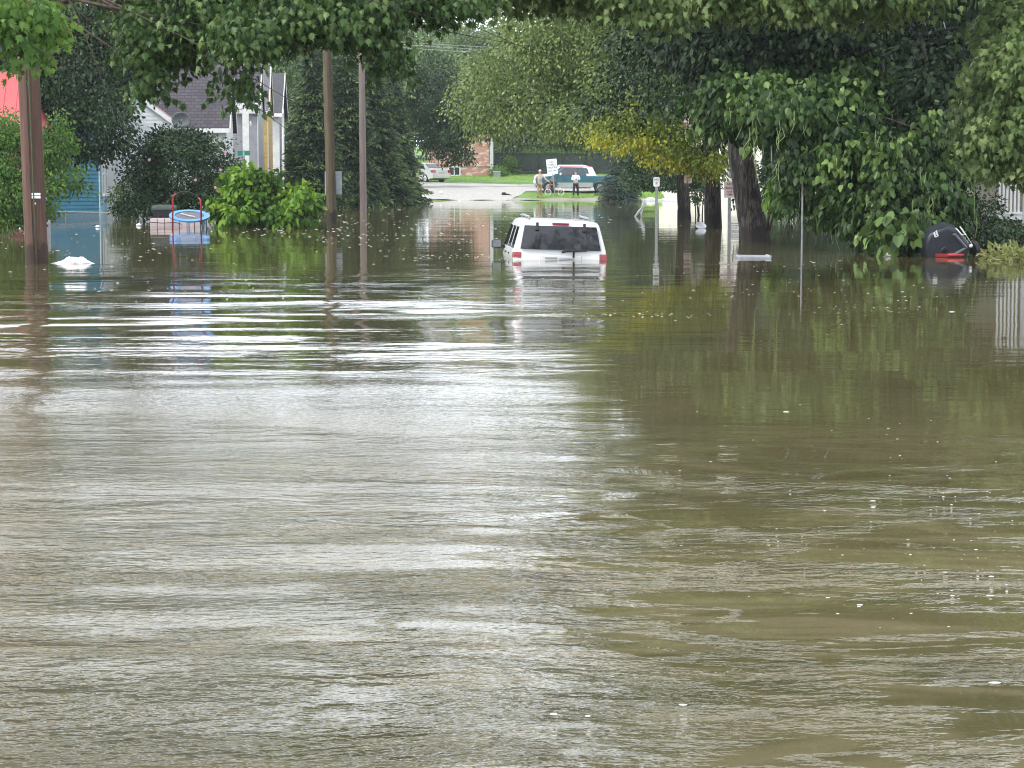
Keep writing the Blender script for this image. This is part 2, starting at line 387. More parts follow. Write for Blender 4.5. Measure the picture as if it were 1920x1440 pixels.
lm_maple = leafmat('maple_leaf', (.012,.028,.008), (.042,.088,.02), (.16,.23,.075), .2, .42)
lm_maple2 = leafmat('pale_maple_leaf', (.03,.06,.015), (.11,.17,.05), (.28,.34,.14), .25, .42)
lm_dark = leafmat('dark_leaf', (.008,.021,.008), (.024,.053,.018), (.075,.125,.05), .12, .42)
lm_deep = leafmat('deep_green_leaf', (.007,.018,.007), (.02,.046,.015), (.06,.11,.035), .12, .42)
lm_cat = leafmat('catalpa_leaf', (.010,.026,.007), (.036,.075,.018), (.17,.26,.07), .22, .42)
lm_mid = leafmat('mid_green_leaf', (.02,.045,.012), (.065,.115,.03), (.22,.28,.09), .2, .45)
lm_yel = leafmat('yellow_leaf', (.16,.21,.025), (.36,.38,.045), (.66,.58,.08), .3)
lm_sap = leafmat('sapling_leaf', (.035,.085,.02), (.09,.18,.035), (.22,.34,.06), .35)
lm_bright = leafmat('bright_green_leaf', (.018,.05,.012), (.10,.21,.025), (.33,.47,.06), .3)
lm_con = leafmat('conifer_needles', (.006,.016,.009), (.03,.062,.025), (.17,.24,.075), .12)
lm_spr = leafmat('blue_spruce_needles', (.016,.035,.028), (.035,.066,.052), (.075,.12,.09), .1)
lm_far = leafmat('far_leaf', (.03,.06,.024), (.11,.17,.065), (.25,.32,.14), .3)
lm_straw = leafmat('straw_grass', (.10,.12,.035), (.24,.26,.09), (.42,.42,.20), .3)
lm_shade = leafmat('painted_shade_leaf', (.004,.010,.004), (.012,.026,.010), (.035,.06,.022), .06, .6)  # near-black leaves: deep shade under the canopies painted into the colour
lm_ygreen = leafmat('yellow_green_leaf', (.06,.10,.015), (.16,.22,.035), (.38,.42,.08), .28)
lm_street = leafmat('street_tree_leaf', (.03,.06,.016), (.12,.18,.05), (.32,.38,.14), .25, .45)
lm_pod = leafmat('seed_pod', (.10,.13,.04), (.18,.22,.07), (.30,.33,.12), .1)

# ------------------------------------------------------------------ terrain, road, water
def sheet(name, xs, ys, zf, mat, kind='structure'):
    V = [(x, y, zf(x, y)) for y in ys for x in xs]; nx = len(xs)
    Fs = [(j*nx+i, j*nx+i+1, (j+1)*nx+i+1, (j+1)*nx+i) for j in range(len(ys)-1) for i in range(nx-1)]
    m = MB(); m.add(V, Fs); o = m.build(name, mat, smooth=True); o['kind'] = kind; return o
def tzz(x, y):
    h = tz(y)
    if y > 137: h += .035*math.sin(x*.9)*math.sin(y*.7+x*.2)+.03*math.sin(x*2.3+y)
    return h
ys = sorted(set([-80, -40, 0, 60, 110, 130]+[134+i*.5 for i in range(40)]+[154+i*2 for i in range(40)]+[240, 300, 400, 700, 1500, 3000]))
xs = [-1500, -600, -250, -120, -60]+[-40+i*1.0 for i in range(81)]+[60, 120, 250, 600, 1500]
sheet('ground', xs, ys, tzz, grass)
gravel = paint('gravel', (.40,.38,.35), .95, (.27,.26,.24), 7, .02, det=9, stretch=(1, .5, 1))
mud = paint('wet_mud', (.22,.20,.15), .6, (.16,.15,.11), 4, .01)
def road(name, quads, mat, dz=.02):
    m = MB()
    for (a, b, c, d), nu, nv in quads:
        a, b, c, d = [Vector(p) for p in (a, b, c, d)]
        V = []
        for j in range(nv+1):
            for i in range(nu+1):
                p = a.lerp(b, i/nu).lerp(d.lerp(c, i/nu), j/nv); V.append((p.x, p.y, tzz(p.x, p.y)+dz))
        m.add(V, [(j*(nu+1)+i, j*(nu+1)+i+1, (j+1)*(nu+1)+i+1, (j+1)*(nu+1)+i) for j in range(nv) for i in range(nu)])
    o = m.build(name, mat, smooth=True); o['kind'] = 'structure'; return o
def g(px, py): return ground(px, py)
road('road', [((g(776,376), g(958,375), g(985,361), g(806,361)), 20, 12),
              ((g(806,361), g(985,361), g(1006,347), g(745,341)), 20, 20),
              ((g(985,361), g(1160,358.5), g(1160,349), g(1006,347)), 16, 10)], gravel, .035)
road('mud_bank', [((g(955,377), g(1230,377), g(1230,372.6), g(955,372.6)), 40, 8)], mud, .03)

m, nt, p, out = newmat('flood_water')
p.inputs['IOR'].default_value = 1.33; p.inputs['Roughness'].default_value = .045
p.inputs['Specular IOR Level'].default_value = .5
geo = N(nt, 'ShaderNodeNewGeometry')
def noise(scale, sx, sy, det=3, rough=.5, dist=0, off=(0, 0, 0)):
    mp = N(nt, 'ShaderNodeMapping'); mp.inputs['Scale'].default_value = (sx, sy, 1); mp.inputs['Location'].default_value = off
    nt.links.new(geo.outputs['Position'], mp.inputs[0])
    n = N(nt, 'ShaderNodeTexNoise', Scale=scale, Detail=det, Distortion=dist); n.inputs['Roughness'].default_value = rough
    nt.links.new(mp.outputs[0], n.inputs['Vector']); return n
def math_(op, a, b=None, c=None):
    n = N(nt, 'ShaderNodeMath', operation=op)
    for i, v in enumerate((a, b, c)):
        if v is None: continue
        if isinstance(v, (int, float)): n.inputs[i].default_value = v
        else: nt.links.new(v, n.inputs[i])
    return n.outputs[0]
def vmath(op, a, b=None, scale=None):
    n = N(nt, 'ShaderNodeVectorMath', operation=op)
    for i, v in enumerate((a, b)):
        if v is None: continue
        if isinstance(v, tuple): n.inputs[i].default_value = v
        else: nt.links.new(v, n.inputs[i])
    if scale is not None:
        if isinstance(scale, (int, float)): n.inputs['Scale'].default_value = scale
        else: nt.links.new(scale, n.inputs['Scale'])
    return n.outputs[0]
sepp = N(nt, 'ShaderNodeSeparateXYZ'); nt.links.new(geo.outputs['Position'], sepp.inputs[0])
X_, Y_ = sepp.outputs['X'], sepp.outputs['Y']
def ramp(v, a, b, ya=0., yb=1.):
    n = N(nt, 'ShaderNodeMapRange', interpolation_type='SMOOTHSTEP'); nt.links.new(v, n.inputs[0])
    for i, q in enumerate((a, b, ya, yb)): n.inputs[i+1].default_value = q
    return n.outputs[0]
def slope(nz_, amp):   # centred slope vector from noise colour
    c = vmath('SUBTRACT', nz_.outputs['Color'], (.5, .5, .5)); return vmath('SCALE', c, scale=amp)
wn = noise(.45, .6, 1.0, 2, .5, 0, (11, 4, 0))
warp = vmath('ADD', geo.outputs['Position'], vmath('MULTIPLY', vmath('SUBTRACT', wn.outputs['Color'], (.5, .5, .5)), (1.2, .9, 0)))
def hslope(scale, sx, sy, det, rough, dist, amp, rot=0, ridge=False, eps=.02):
    # slope of a real height field, by finite differences, so that ripples join up into wavelets and current lines
    hs = []
    for d in ((0, 0, 0), (eps/scale, 0, 0), (0, eps/scale, 0)):
        mp = N(nt, 'ShaderNodeMapping'); mp.inputs['Scale'].default_value = (sx, sy, 1); mp.inputs['Rotation'].default_value = (0, 0, rot)
        nt.links.new(vmath('ADD', warp, d), mp.inputs[0])
        n = N(nt, 'ShaderNodeTexNoise', Scale=scale, Detail=det, Distortion=dist); n.inputs['Roughness'].default_value = rough
        nt.links.new(mp.outputs[0], n.inputs['Vector']); h = n.outputs['Fac']
        if ridge: h = math_('ABSOLUTE', math_('SUBTRACT', h, .5))
        hs.append(h)
    c = N(nt, 'ShaderNodeCombineXYZ')
    for i in (0, 1): nt.links.new(math_('MULTIPLY', math_('SUBTRACT', hs[i+1], hs[0]), .22/eps), c.inputs[i])
    return vmath('SCALE', c.outputs[0], scale=amp)
# patches of wind-ruffled and calm water
patch = ramp(noise(.35, .35, 1.0, 3, .55).outputs['Fac'], .36, .62)
patch2 = ramp(noise(1.1, .3, 1.0, 4, .6, off=(7, 3, 0)).outputs['Fac'], .50, .60)
rid = noise(.42, .42, 1.0, 3, .5, 1.6, (2, 5, 0)); rid = ramp(math_('ABSOLUTE', math_('SUBTRACT', rid.outputs['Fac'], .5)), .05, .005)
rid2 = noise(1.3, .38, 1.0, 3, .5, 1.2, (8, 1, 0)); rid2 = ramp(math_('ABSOLUTE', math_('SUBTRACT', rid2.outputs['Fac'], .5)), .035, .0)
patch2 = math_('MAXIMUM', patch2, math_('MULTIPLY', math_('MAXIMUM', rid, rid2), .6))
near = ramp(Y_, 14.5, 8)            # the current boils nearer the bank
midr = math_('MULTIPLY', ramp(Y_, 42, 22), ramp(math_('SUBTRACT', X_, math_('MULTIPLY', Y_, .08)), -.3, -1.6))   # wind ripples over the open street side
a_far = .010
amp_l = math_('ADD', a_far+.012, math_('MULTIPLY', near, .16))
amp_l = math_('ADD', amp_l, math_('MULTIPLY', midr, .34))
amp_m = math_('ADD', .016, math_('MULTIPLY', math_('MULTIPLY', near, patch2), 1.3))
amp_m = math_('ADD', amp_m, math_('MULTIPLY', math_('MULTIPLY', midr, patch), .26))
amp_f = math_('ADD', .006, math_('MULTIPLY', math_('MULTIPLY', near, patch2), 2.6))
amp_f = math_('ADD', amp_f, math_('MULTIPLY', midr, math_('ADD', .10, math_('MULTIPLY', ramp(Y_, 22, 9), .55))))
s1 = slope(noise(.9, .30, 1.0, 3, .55, 1.2), amp_l)
s2 = hslope(4.0, .45, 1.0, 3, .5, .3, math_('MULTIPLY', amp_m, 1.5), rot=.12)
s3 = vmath('ADD', hslope(17.0, .55, 1.0, 3, .6, 0, amp_f, rot=-.15), slope(noise(48.0, .6, 1.0, 2, .6), math_('MULTIPLY', amp_f, .45)))
st = vmath('ADD', vmath('ADD', s1, s2), s3)
st = vmath('MULTIPLY', st, (.7, 1, 0))
nrm = vmath('NORMALIZE', vmath('ADD', st, (0, 0, 1)))
nt.links.new(nrm, p.inputs['Normal'])
rg = math_('ADD', .03, math_('MULTIPLY', math_('MULTIPLY', ramp(Y_, 24, 10), midr), .13)); nt.links.new(rg, p.inputs['Roughness'])
cn = noise(.5, .4, 1.0, 4, .6, .5, (3, 9, 0)); cr = N(nt, 'ShaderNodeValToRGB')
cr.color_ramp.elements[0].position = .3; cr.color_ramp.elements[1].position = .7
cr.color_ramp.elements[0].color = (.066,.058,.026, 1); cr.color_ramp.elements[1].color = (.105,.088,.042, 1)
nt.links.new(cn.outputs['Fac'], cr.inputs[0])
silt = N(nt, 'ShaderNodeMix', data_type='RGBA'); sl = noise(.30, .5, 1.0, 4, .6, 2.2, (4, 2, 0)); sl = ramp(math_('ABSOLUTE', math_('SUBTRACT', sl.outputs['Fac'], .5)), .06, .0)
nt.links.new(math_('MULTIPLY', math_('MULTIPLY', sl, ramp(Y_, 16, 9)), .28), silt.inputs[0]); nt.links.new(cr.outputs[0], silt.inputs[6]); silt.inputs[7].default_value = (.22,.18,.11,1)
nt.links.new(silt.outputs[2], p.inputs['Base Color'])
wm = m
wv = MB(); wv.add([(-900,-70,0),(900,-70,0),(900,160,0),(-900,160,0)], [(0,1,2,3)])
wo = wv.build('flood_water', wm); wo['kind'] = 'structure'

# ------------------------------------------------------------------ buildings
def laps(mb, wid, z0, z1, pitch, y=0, t=.018):
    """lapped boards on the plane y (facing -y); wid(z) gives left and right x"""
    z = z0
    while z < z1-.01:
        zt = min(z+pitch, z1); a, b = wid(z); c, d = wid(zt)
        if b-a < .02: break
        mb.add([(a, y-t, z), (b, y-t, z), (d, y, zt), (c, y, zt), (a, y, z), (b, y, z)], [(0,1,2,3),(4,5,1,0)]); z = zt
def rotz(mb_src, ang, org):
    M = Matrix.Rotation(ang, 4, 'Z'); return [tuple(M @ Vector(v)+Vector(org)) for v in mb_src.v]
def window(parent, x, z, wd, hg, y=-.03, rot=None, mat=None, bars=1, fr=.07):
    """a framed window on the front plane; rot places it on an end wall"""
    f = MB(); f.bbox(x-wd/2-fr, x-wd/2, y-.05, y, z-fr, z+hg+fr); f.bbox(x+wd/2, x+wd/2+fr, y-.05, y, z-fr, z+hg+fr)
    f.bbox(x-wd/2, x+wd/2, y-.05, y, z+hg, z+hg+fr); f.bbox(x-wd/2, x+wd/2, y-.07, y, z-fr, z)
    for i in range(bars): f.bbox(x-wd/2, x+wd/2, y-.03, y, z+hg*(i+1)/(bars+1)-.02, z+hg*(i+1)/(bars+1)+.02)
    gl = MB(); gl.bbox(x-wd/2, x+wd/2, y-.012, y-.002, z, z+hg)
    if rot is not None:
        f.v = rotz(f, rot[0], rot[1]); gl.v = rotz(gl, rot[0], rot[1])
    fo = f.build('window', trimw, parent); gl.build('pane', glassd, fo); return fo
def house(name, label, corner, yaw, w, d, ze, zr, wm_, rm_, ridge='x', pitch=.13, over=.3, endmat=None, group=None, zb=-1.3, trim=trimw, rib=False, cat='house', hip=0):
    e = empty(name, corner, yaw, label, cat, group); em = endmat or wm_
    zo = corner[2]
    if ridge == 'x':
        m = MB(); laps(m, lambda z: (-w, 0), zb, ze, pitch); m.add([(-w, .01, zb), (0, .01, zb), (0, .01, ze), (-w, .01, ze)], [(0,1,2,3)])
        m.bbox(-w, -.02, .02, d, zb, ze-.02); m.build('wall', wm_, e)
        # end wall with its gable, facing +x
        g_ = MB(); laps(g_, lambda z: (0, d) if z <= ze else ((z-ze)/(zr-ze)*d/2, d-(z-ze)/(zr-ze)*d/2), zb, ze if hip else zr-.02, pitch)
        g_.v = rotz(g_, math.pi/2, (0, 0, 0)); g_.build('gable_wall', em, e)
        r = MB(); th = .1; s = (zr-ze)/(d/2); yo = over
        for sg in (0, 1):
            pr = [(-yo, ze-s*yo), (d/2, zr), (d/2, zr+th), (-yo, ze-s*yo+th)]
            if sg: pr = [(d-a, b) for a, b in pr]
            r.prism(pr, -w-over, over*.6)
        if hip:
            r.v = [(-hip, y, z) if (x > 0 and abs(y-d/2) < .01) else (x, y, z) for x, y, z in r.v]
            r.add([(over*.6, -yo, ze-s*yo+th), (over*.6, d+yo, ze-s*yo+th), (-hip, d/2, zr+th)], [(0, 1, 2)])
        if rib:
            x = -w-over+.1
            while x < over*.6:
                f_ = 1 if not hip or x < -hip else max(.05, 1-(x+hip)/(hip+over*.6)); r.tube([(x, -yo, ze-s*yo+th+.01), (x, -yo+(d/2+yo)*f_, ze-s*yo+th+.01+(zr-ze+s*yo)*f_)], .022, 4); x += .4
        r.build('roof', rm_, e)
        t = MB()
        for sg in (() if hip else (0, 1)):      # rake boards and eave board
            pr = [(-yo-.01, ze-s*yo-.12), (d/2, zr-.12), (d/2, zr+th+.02), (-yo-.01, ze-s*yo+th+.02)]
            if sg: pr = [(d-a, b) for a, b in pr]
            t.prism(pr, over*.6+.003, over*.6+.035)
        t.bbox(-w-over, over*.6, -yo-.05, -yo-.012, ze-s*yo-.08, ze-s*yo+th+.01); t.bbox(-.005, .03, -.03, -.003, zb, ze)
        t.build('trim', trim, e)
    else:
        m = MB(); laps(m, lambda z: (-w, 0) if z <= ze else (-w+(z-ze)/(zr-ze)*w/2, -(z-ze)/(zr-ze)*w/2), zb, zr-.02, pitch); m.bbox(-w, -.02, .02, d, zb, ze-.02)
        m.add([(-w,.02,ze-.02),(0,.02,ze-.02),(-w/2,.02,zr-.02)], [(0,1,2)]); m.build('wall', wm_, e)
        g_ = MB(); laps(g_, lambda z: (0, d), zb, ze, pitch); g_.v = rotz(g_, math.pi/2, (0, 0, 0)); g_.build('side_wall', em, e)
        s = (zr-ze)/(w/2); th = .1; r = MB(); t = MB()
        for sg in (-1, 1):
            pr = [(-w/2, zr), (-w/2+sg*(w/2+over), ze-s*over), (-w/2+sg*(w/2+over), ze-s*over+th), (-w/2, zr+th)]
            r.loft([[(x, -over*.6, z) for x, z in pr], [(x, d+over*.6, z) for x, z in pr]])
            pr = [(-w/2, zr-.12), (-w/2+sg*(w/2+over), ze-s*over-.12), (-w/2+sg*(w/2+over), ze-s*over+th), (-w/2, zr+th)]
            t.loft([[(x, -over*.6-.035, z) for x, z in pr], [(x, -over*.6-.003, z) for x, z in pr]])
        r.build('roof', rm_, e); t.build('trim', trim, e)
    return e

Yh = 95.0
def zc(py, Y): return ZY(py, Y)
# white house with the dark shingle roof
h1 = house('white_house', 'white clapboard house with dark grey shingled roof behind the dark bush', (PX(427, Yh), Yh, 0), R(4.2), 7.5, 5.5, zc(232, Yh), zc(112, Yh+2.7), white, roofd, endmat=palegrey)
window(h1, -1.2, zc(300, Yh), .9, 1.3); window(h1, -3.0, zc(300, Yh), .9, 1.3)
wg = house('house_wing', 'low white gabled wing with pinkish roof left of the dark shingled roof', (PX(322, 92.0), 92, 0), R(5), 2.9, 3.0, zc(224, 92), zc(176, 92), white, roofp, ridge='y', pitch=.17, over=.18)
# dish
dsh = empty('satellite_dish', (PX(345, 91.5), 91.4, zc(225, 91.5)), label='dark grey satellite dish above the white house eave', cat='satellite dish')
rings = []
for i in range(7):
    r_ = .40*i/6; rings.append([(r_*math.cos(a)*1.05, -.10*(1-(i/6)**2)*-1, r_*math.sin(a)*.85) for a in [2*math.pi*k/20 for k in range(20)]])
mm = MB(); mm.loft([[(x, y, z) for x, y, z in r] for r in rings], cap=False); d_ = mm.build('reflector', paint('dish_grey', (.12,.13,.14), .6), dsh, smooth=True); s_ = d_.modifiers.new('t', 'SOLIDIFY'); s_.thickness = .02
mm = MB(); mm.tube([(0, .05, -.3), (0, -.45, -.12)], .018, 6); mm.box((0, -.47, -.1), (.08,.1,.08)); mm.build('feed_arm', steel, dsh)
mm = MB(); mm.tube([(0, .05, 0), (0, .25, -.1), (0, .3, -.95)], .028, 6); mm.build('mast', steel, dsh)
# grey sided house with the white porch
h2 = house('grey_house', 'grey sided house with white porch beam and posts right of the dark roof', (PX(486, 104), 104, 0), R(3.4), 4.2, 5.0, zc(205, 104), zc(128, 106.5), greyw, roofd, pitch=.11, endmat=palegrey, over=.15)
mm = MB(); y_ = -1.0
mm.bbox(-1.65, .25, y_-.1, y_+.1, zc(203, 103)-.02, zc(193, 103)); mm.bbox(-.65, -.35, y_-.09, y_+.09, -1.2, zc(203, 103)-.03)
mm.bbox(-1.75, -1.62, y_-.08, y_+.08, -1.2, zc(170, 103)); mm.build('porch_frame', trimw, h2)
mm = MB(); zz = .4
while zz < zc(205, 103):
    mm.box((-2.15, y_, zz), (.62, .02, .13), Matrix.Rotation(R(28), 3, 'X')); zz += .17
mm.bbox(-2.5, -2.44, y_-.04, y_+.04, -1.2, zc(195, 103)); mm.build('louvred_screen', trimw, h2)
mm = MB(); mm.sphere((-.28, y_, zc(232, 103)), (.06,.06,.13), 8, 6); mm.build('porch_lamp', trimw, h2)
# yellow house
h3 = house('yellow_house', 'narrow house with stained yellow siding beside the grey house', (PX(505, 112), 112, 0), R(3.6), 2.6, 5.0, zc(208, 112), zc(122, 114.5), yellow, paint('grey_roof', (.13,.13,.14), .9, (.09,.09,.10), 4, stretch=(1,1,5)), pitch=.24, over=.12, endmat=yellow)
mm = MB(); mm.bbox(-.42, -.30, -.07, -.032, .3, zc(290, 112)); mm.build('rusty_downpipe', paint('rust', (.16,.06,.03), .9), h3)
mm = MB(); mm.bbox(-.62, -.54, -.07, -.032, .3, zc(285, 112)); mm.build('rusty_downpipe', paint('rust', (.16,.06,.03), .9), h3)
mm = MB(); mm.bbox(-.52, -.44, -.07, -.032, zc(228,112), zc(208, 112)); mm.build('rusty_bracket', paint('rust', (.16,.06,.03), .9), h3)
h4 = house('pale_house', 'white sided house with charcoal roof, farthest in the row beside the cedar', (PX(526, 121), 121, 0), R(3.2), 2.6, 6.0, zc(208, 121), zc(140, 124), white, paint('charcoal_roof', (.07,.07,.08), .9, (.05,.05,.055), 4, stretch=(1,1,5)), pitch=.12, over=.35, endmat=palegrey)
mm = MB(); mm.tube([(.25, -.2, -1), (.25, -.2, zc(205, 121))], .06, 6); mm.build('downpipe', trimw, h4)
# blue house corner
Yb = 87.5
hb = house('blue_house', 'blue clapboard house corner with white window trim at the fence', (PX(189, Yb), Yb, 0), R(6.9), 4.5, 6.5, 4.2, 6.0, blue, roofd, pitch=.155, endmat=paint('lit_blue_siding', (.16,.33,.42), .6), trim=paint('pale_trim', (.62,.66,.68), .6), over=.2)  # end wall paler: the light falling on it is painted into its siding
window(hb, 1.6, zc(362, Yb+2), 1.0, 1.6, rot=(math.pi/2, (0, 0, 0)), fr=.13); window(hb, 3.6, zc(362, Yb+2), 1.0, 1.6, rot=(math.pi/2, (0, 0, 0)), fr=.13)
# cream shed behind
house('cream_house', 'pale yellow clapboard house glimpsed between blue house and bush', (PX(240, 99), 99, 0), R(1), 2.4, 4, 3.6, 4.8, paint('pale_yellow_siding', (.66,.62,.42), .7), roofp, pitch=.14)
# red roofed cottage
Yr = 69.0
house('red_roof_cottage', 'cottage with bright red metal roof behind the left pole', (PX(76, Yr), Yr, 0), R(8.5), 6.5, 5.4, zc(232, Yr), zc(140, Yr+2.5), darkred, redroof, rib=True, hip=.75, over=.32, endmat=white, trim=paint('red_trim', (.45,.05,.04), .5))
# brick house far away
Yk = 185.0; zg = tz(Yk)
bh = empty('brick_house', (PX(918, Yk), Yk, zg), R(3), 'red brick house with peeling white paint and pale downpipes', 'house')
bw_ = PX(918, Yk)-PX(806, Yk); zt_ = (328-222)/F*Yk
mm = MB(); mm.bbox(-bw_, 0, 0, 7, -1, zt_*.66)
mm.loft([[(-bw_*.42, 0, zt_*.66), (0, 0, zt_*.66), (0, 0, zt_), (-bw_*.02, 0, zt_)], [(-bw_*.42, 7, zt_*.66), (0, 7, zt_*.66), (0, 7, zt_), (-bw_*.02, 7, zt_)]]); mm.build('wall', brick, bh)
mm = MB(); mm.bbox(-bw_, .03, -.09, -.004, -.6, .82); mm.bbox(-bw_, .05, -.14, -.004, .822, .9); mm.build('foundation', brick, bh)
mm = MB(); mm.prism([(-.3, zt_+.1), (3.5, zt_+1.4), (7.3, zt_+.1), (7.3, zt_+.2), (3.5, zt_+1.55), (-.3, zt_+.2)], -bw_-.3, .35); mm.build('roof', roofd, bh)
fx = -(918-852)/F*Yk
mm = MB(); mm.bbox(fx-.55, fx+.55, -.19, -.145, .0, .08); mm.bbox(fx-.55, fx+.55, -.19, -.145, .72, .8); mm.bbox(fx-.55, fx-.45, -.188, -.145, .08, .72); mm.bbox(fx+.45, fx+.55, -.188, -.145, .08, .72); mm.bbox(fx-.03, fx+.03, -.18, -.145, .08, .72); wf = mm.build('window', trimw, bh)
mm = MB(); mm.bbox(fx-.45, fx+.45, -.16, -.15, .08, .72); mm.build('pane', glassd, wf)
mm = MB(); mm.bbox(.04, .32, -.28, -.06, 0, zt_*.93); mm.build('pipe_casing', palegrey, bh)
mm = MB(); mm.tube([(.2, -.2, zt_*.9), (.2, -.2, zt_*.97), (.42, -.3, zt_*1.06), (.6, -.3, zt_*1.0), (.62, -.3, zt_*.86)], .06, 8); mm.tube([(.15, -.15, zt_*.95), (-.1, -.2, zt_*1.12), (-.75, -.3, zt_*1.24)], .05, 6); mm.build('vent_pipe', palegrey, bh, smooth=True)
# utility box
ub = empty('utility_box', (PX(932, 183), 183, tz(183)), label='pale grey utility box on the lawn right of the brick house', cat='utility box')
mm = MB(); mm.bbox(-.30, .30, -.3, .3, -.1, .42); bevel(mm.build('cabinet', steel, ub), .03); mm = MB(); mm.bbox(-.33, .33, -.33, .33, .422, .48); mm.build('lid', palegrey, ub)
# cream building far right of centre
hc = house('cream_building', 'long cream coloured building far behind the dark tree trunks', (PX(1425, 137.5), 137.5, .0), R(0), 6.0, 8, 4.2, 5.6, cream, roofp, pitch=.3, zb=-.2, cat='building')
window(hc, -4.2, 1.4, 1.0, 1.3); window(hc, -1.6, 1.4, 1.0, 1.3)
# right hand porch house
Yp = 60.0
hr = house('porch_house', 'pale cream house with white slatted porch at the right edge', (PX(2080, Yp+1.6), Yp+1.6, 0), 0, 4.9, 7, 3.6, 5.4, paint('pale_cream_siding', (.62,.58,.44), .7), roofd, pitch=.14, cat='house')
ex = PX(2080, Yp+1.6)
x0, x1 = PX(1872, Yp)-ex, PX(1908, Yp)-ex; y_ = -1.5
mm = MB(); nS = 6
for i in range(nS): xx = x0+(x1-x0)*i/(nS-1); mm.bbox(xx-.028, xx+.028, y_-.03, y_+.03, zc(397, Yp), 3.3)
mm.bbox(x0-.08, x1+.1, y_-.05, y_+.05, zc(402, Yp), zc(397, Yp)-.001); mm.bbox(x0-.08, x1+.1, y_-.045, y_+.045, 3.302, 3.5); mm.build('porch_slats', trimw, hr)
mm = MB(); laps(mm, lambda z: (x1+.12, x1+2.2), -.5, 3.4, .14, y=y_+.02); mm.build('porch_wall', palegrey, hr)
mm = MB(); mm.bbox(x0-.1, x1+2.2, y_+.02, -.05, zc(412, Yp), zc(402, Yp)-.002); mm.build('porch_floor', trimw, hr)
mm = MB(); mm.prism([(y_-.4, 3.5), (-.02, 3.9), (-.02, 4.0), (y_-.4, 3.6)], x0-.4, x1+2.6); mm.build('porch_roof', roofd, hr)

# ------------------------------------------------------------------ fences
def rail(mb, a, b, r=.02): mb.tube([a, b], r, 6)
m, nt, p, out = newmat('chain_link')
tcn = N(nt, 'ShaderNodeTexCoord'); sp = N(nt, 'ShaderNodeSeparateXYZ'); nt.links.new(tcn.outputs['Object'], sp.inputs[0])
def MM(op, a, b=None):
    n = N(nt, 'ShaderNodeMath', operation=op)
    for i, v in enumerate((a, b)):
        if v is None: continue
        if isinstance(v, (int, float)): n.inputs[i].default_value = v
        else: nt.links.new(v, n.inputs[i])
    return n.outputs[0]
def dia(sg):
    q = MM('ADD', MM('MULTIPLY', sp.outputs['X'], 14), MM('MULTIPLY', sp.outputs['Z'], 14*sg)); return MM('LESS_THAN', MM('ABSOLUTE', MM('SUBTRACT', MM('FRACT', q), .5)), .07)
al = MM('MAXIMUM', dia(1), dia(-1)); tr = N(nt, 'ShaderNodeBsdfTransparent'); mx = N(nt, 'ShaderNodeMixShader')
p.inputs['Base Color'].default_value = (.35,.36,.36,1); p.inputs['Metallic'].default_value = .5; p.inputs['Roughness'].default_value = .5
nt.links.new(al, mx.inputs[0]); nt.links.new(tr.outputs[0], mx.inputs[1]); nt.links.new(p.outputs[0], mx.inputs[2]); nt.links.new(mx.outputs[0], out.inputs[0]); chain = m
fe = empty('chain_link_fence', (0, 0, 0), label='low chain link fence drowning in front of the blue house', cat='fence')
A = Vector((PX(30, 78), 78, .30)); B = Vector((PX(300, 84), 84, .12))
mm = MB(); rail(mm, A, B, .03); mm.build('top_rail', paint('rail_steel', (.55,.57,.56), .5), fe)
mm = MB(); mm.add([(A.x, A.y, -.9), (B.x, B.y, -.9), (B.x, B.y, .1), (A.x, A.y, .28)], [(0,1,2,3)]); mm.build('mesh', chain, fe)
for t in (0, .34, .68, .97):
    q = A.lerp(B, t); mm = MB(); rail(mm, (q.x, q.y, -.9), (q.x, q.y, q.z+.06), .035); mm.build('post', steel, fe)
ff = empty('screen_fence', (0, 0, 0), label='dark mesh screened fence behind the lawn and parked truck', cat='fence')
Yf = 190.0; screen = paint('dark_screen', (.05,.06,.06), .8, (.03,.04,.038), 1.2, stretch=(1, 1, .4))
zf0, zf1 = tz(Yf), tz(Yf)+(327-289)/F*Yf
mm = MB(); mm.bbox(PX(922, Yf), PX(1270, Yf), Yf, Yf+.02, zf0, zf1-.05)
sn = screen.node_tree; so_ = [n for n in sn.nodes if n.type == 'OUTPUT_MATERIAL'][0]; sp_ = [n for n in sn.nodes if n.type == 'BSDF_PRINCIPLED'][0]
st_ = sn.nodes.new('ShaderNodeBsdfTransparent'); sm_ = sn.nodes.new('ShaderNodeMixShader'); sm_.inputs[0].default_value = .62     # open weave
sn.links.new(st_.outputs[0], sm_.inputs[1]); sn.links.new(sp_.outputs[0], sm_.inputs[2]); sn.links.new(sm_.outputs[0], so_.inputs[0])
mm.build('screen', screen, ff)
mm = MB(); rail(mm, (PX(922, Yf), Yf-.05, zf1), (PX(1270, Yf), Yf-.05, zf1), .05); rail(mm, (PX(922, Yf), Yf-.06, zf0+.12), (PX(1270, Yf), Yf-.06, zf0+.12), .11); mm.build('rail', blackp, ff)
for i in range(9):
    x = PX(922, Yf)+i*(PX(1270, Yf)-PX(922, Yf))/8; mm = MB(); rail(mm, (x, Yf-.08, zf0-.3), (x, Yf-.08, zf1+.05), .05); mm.build('post', blackp, ff)

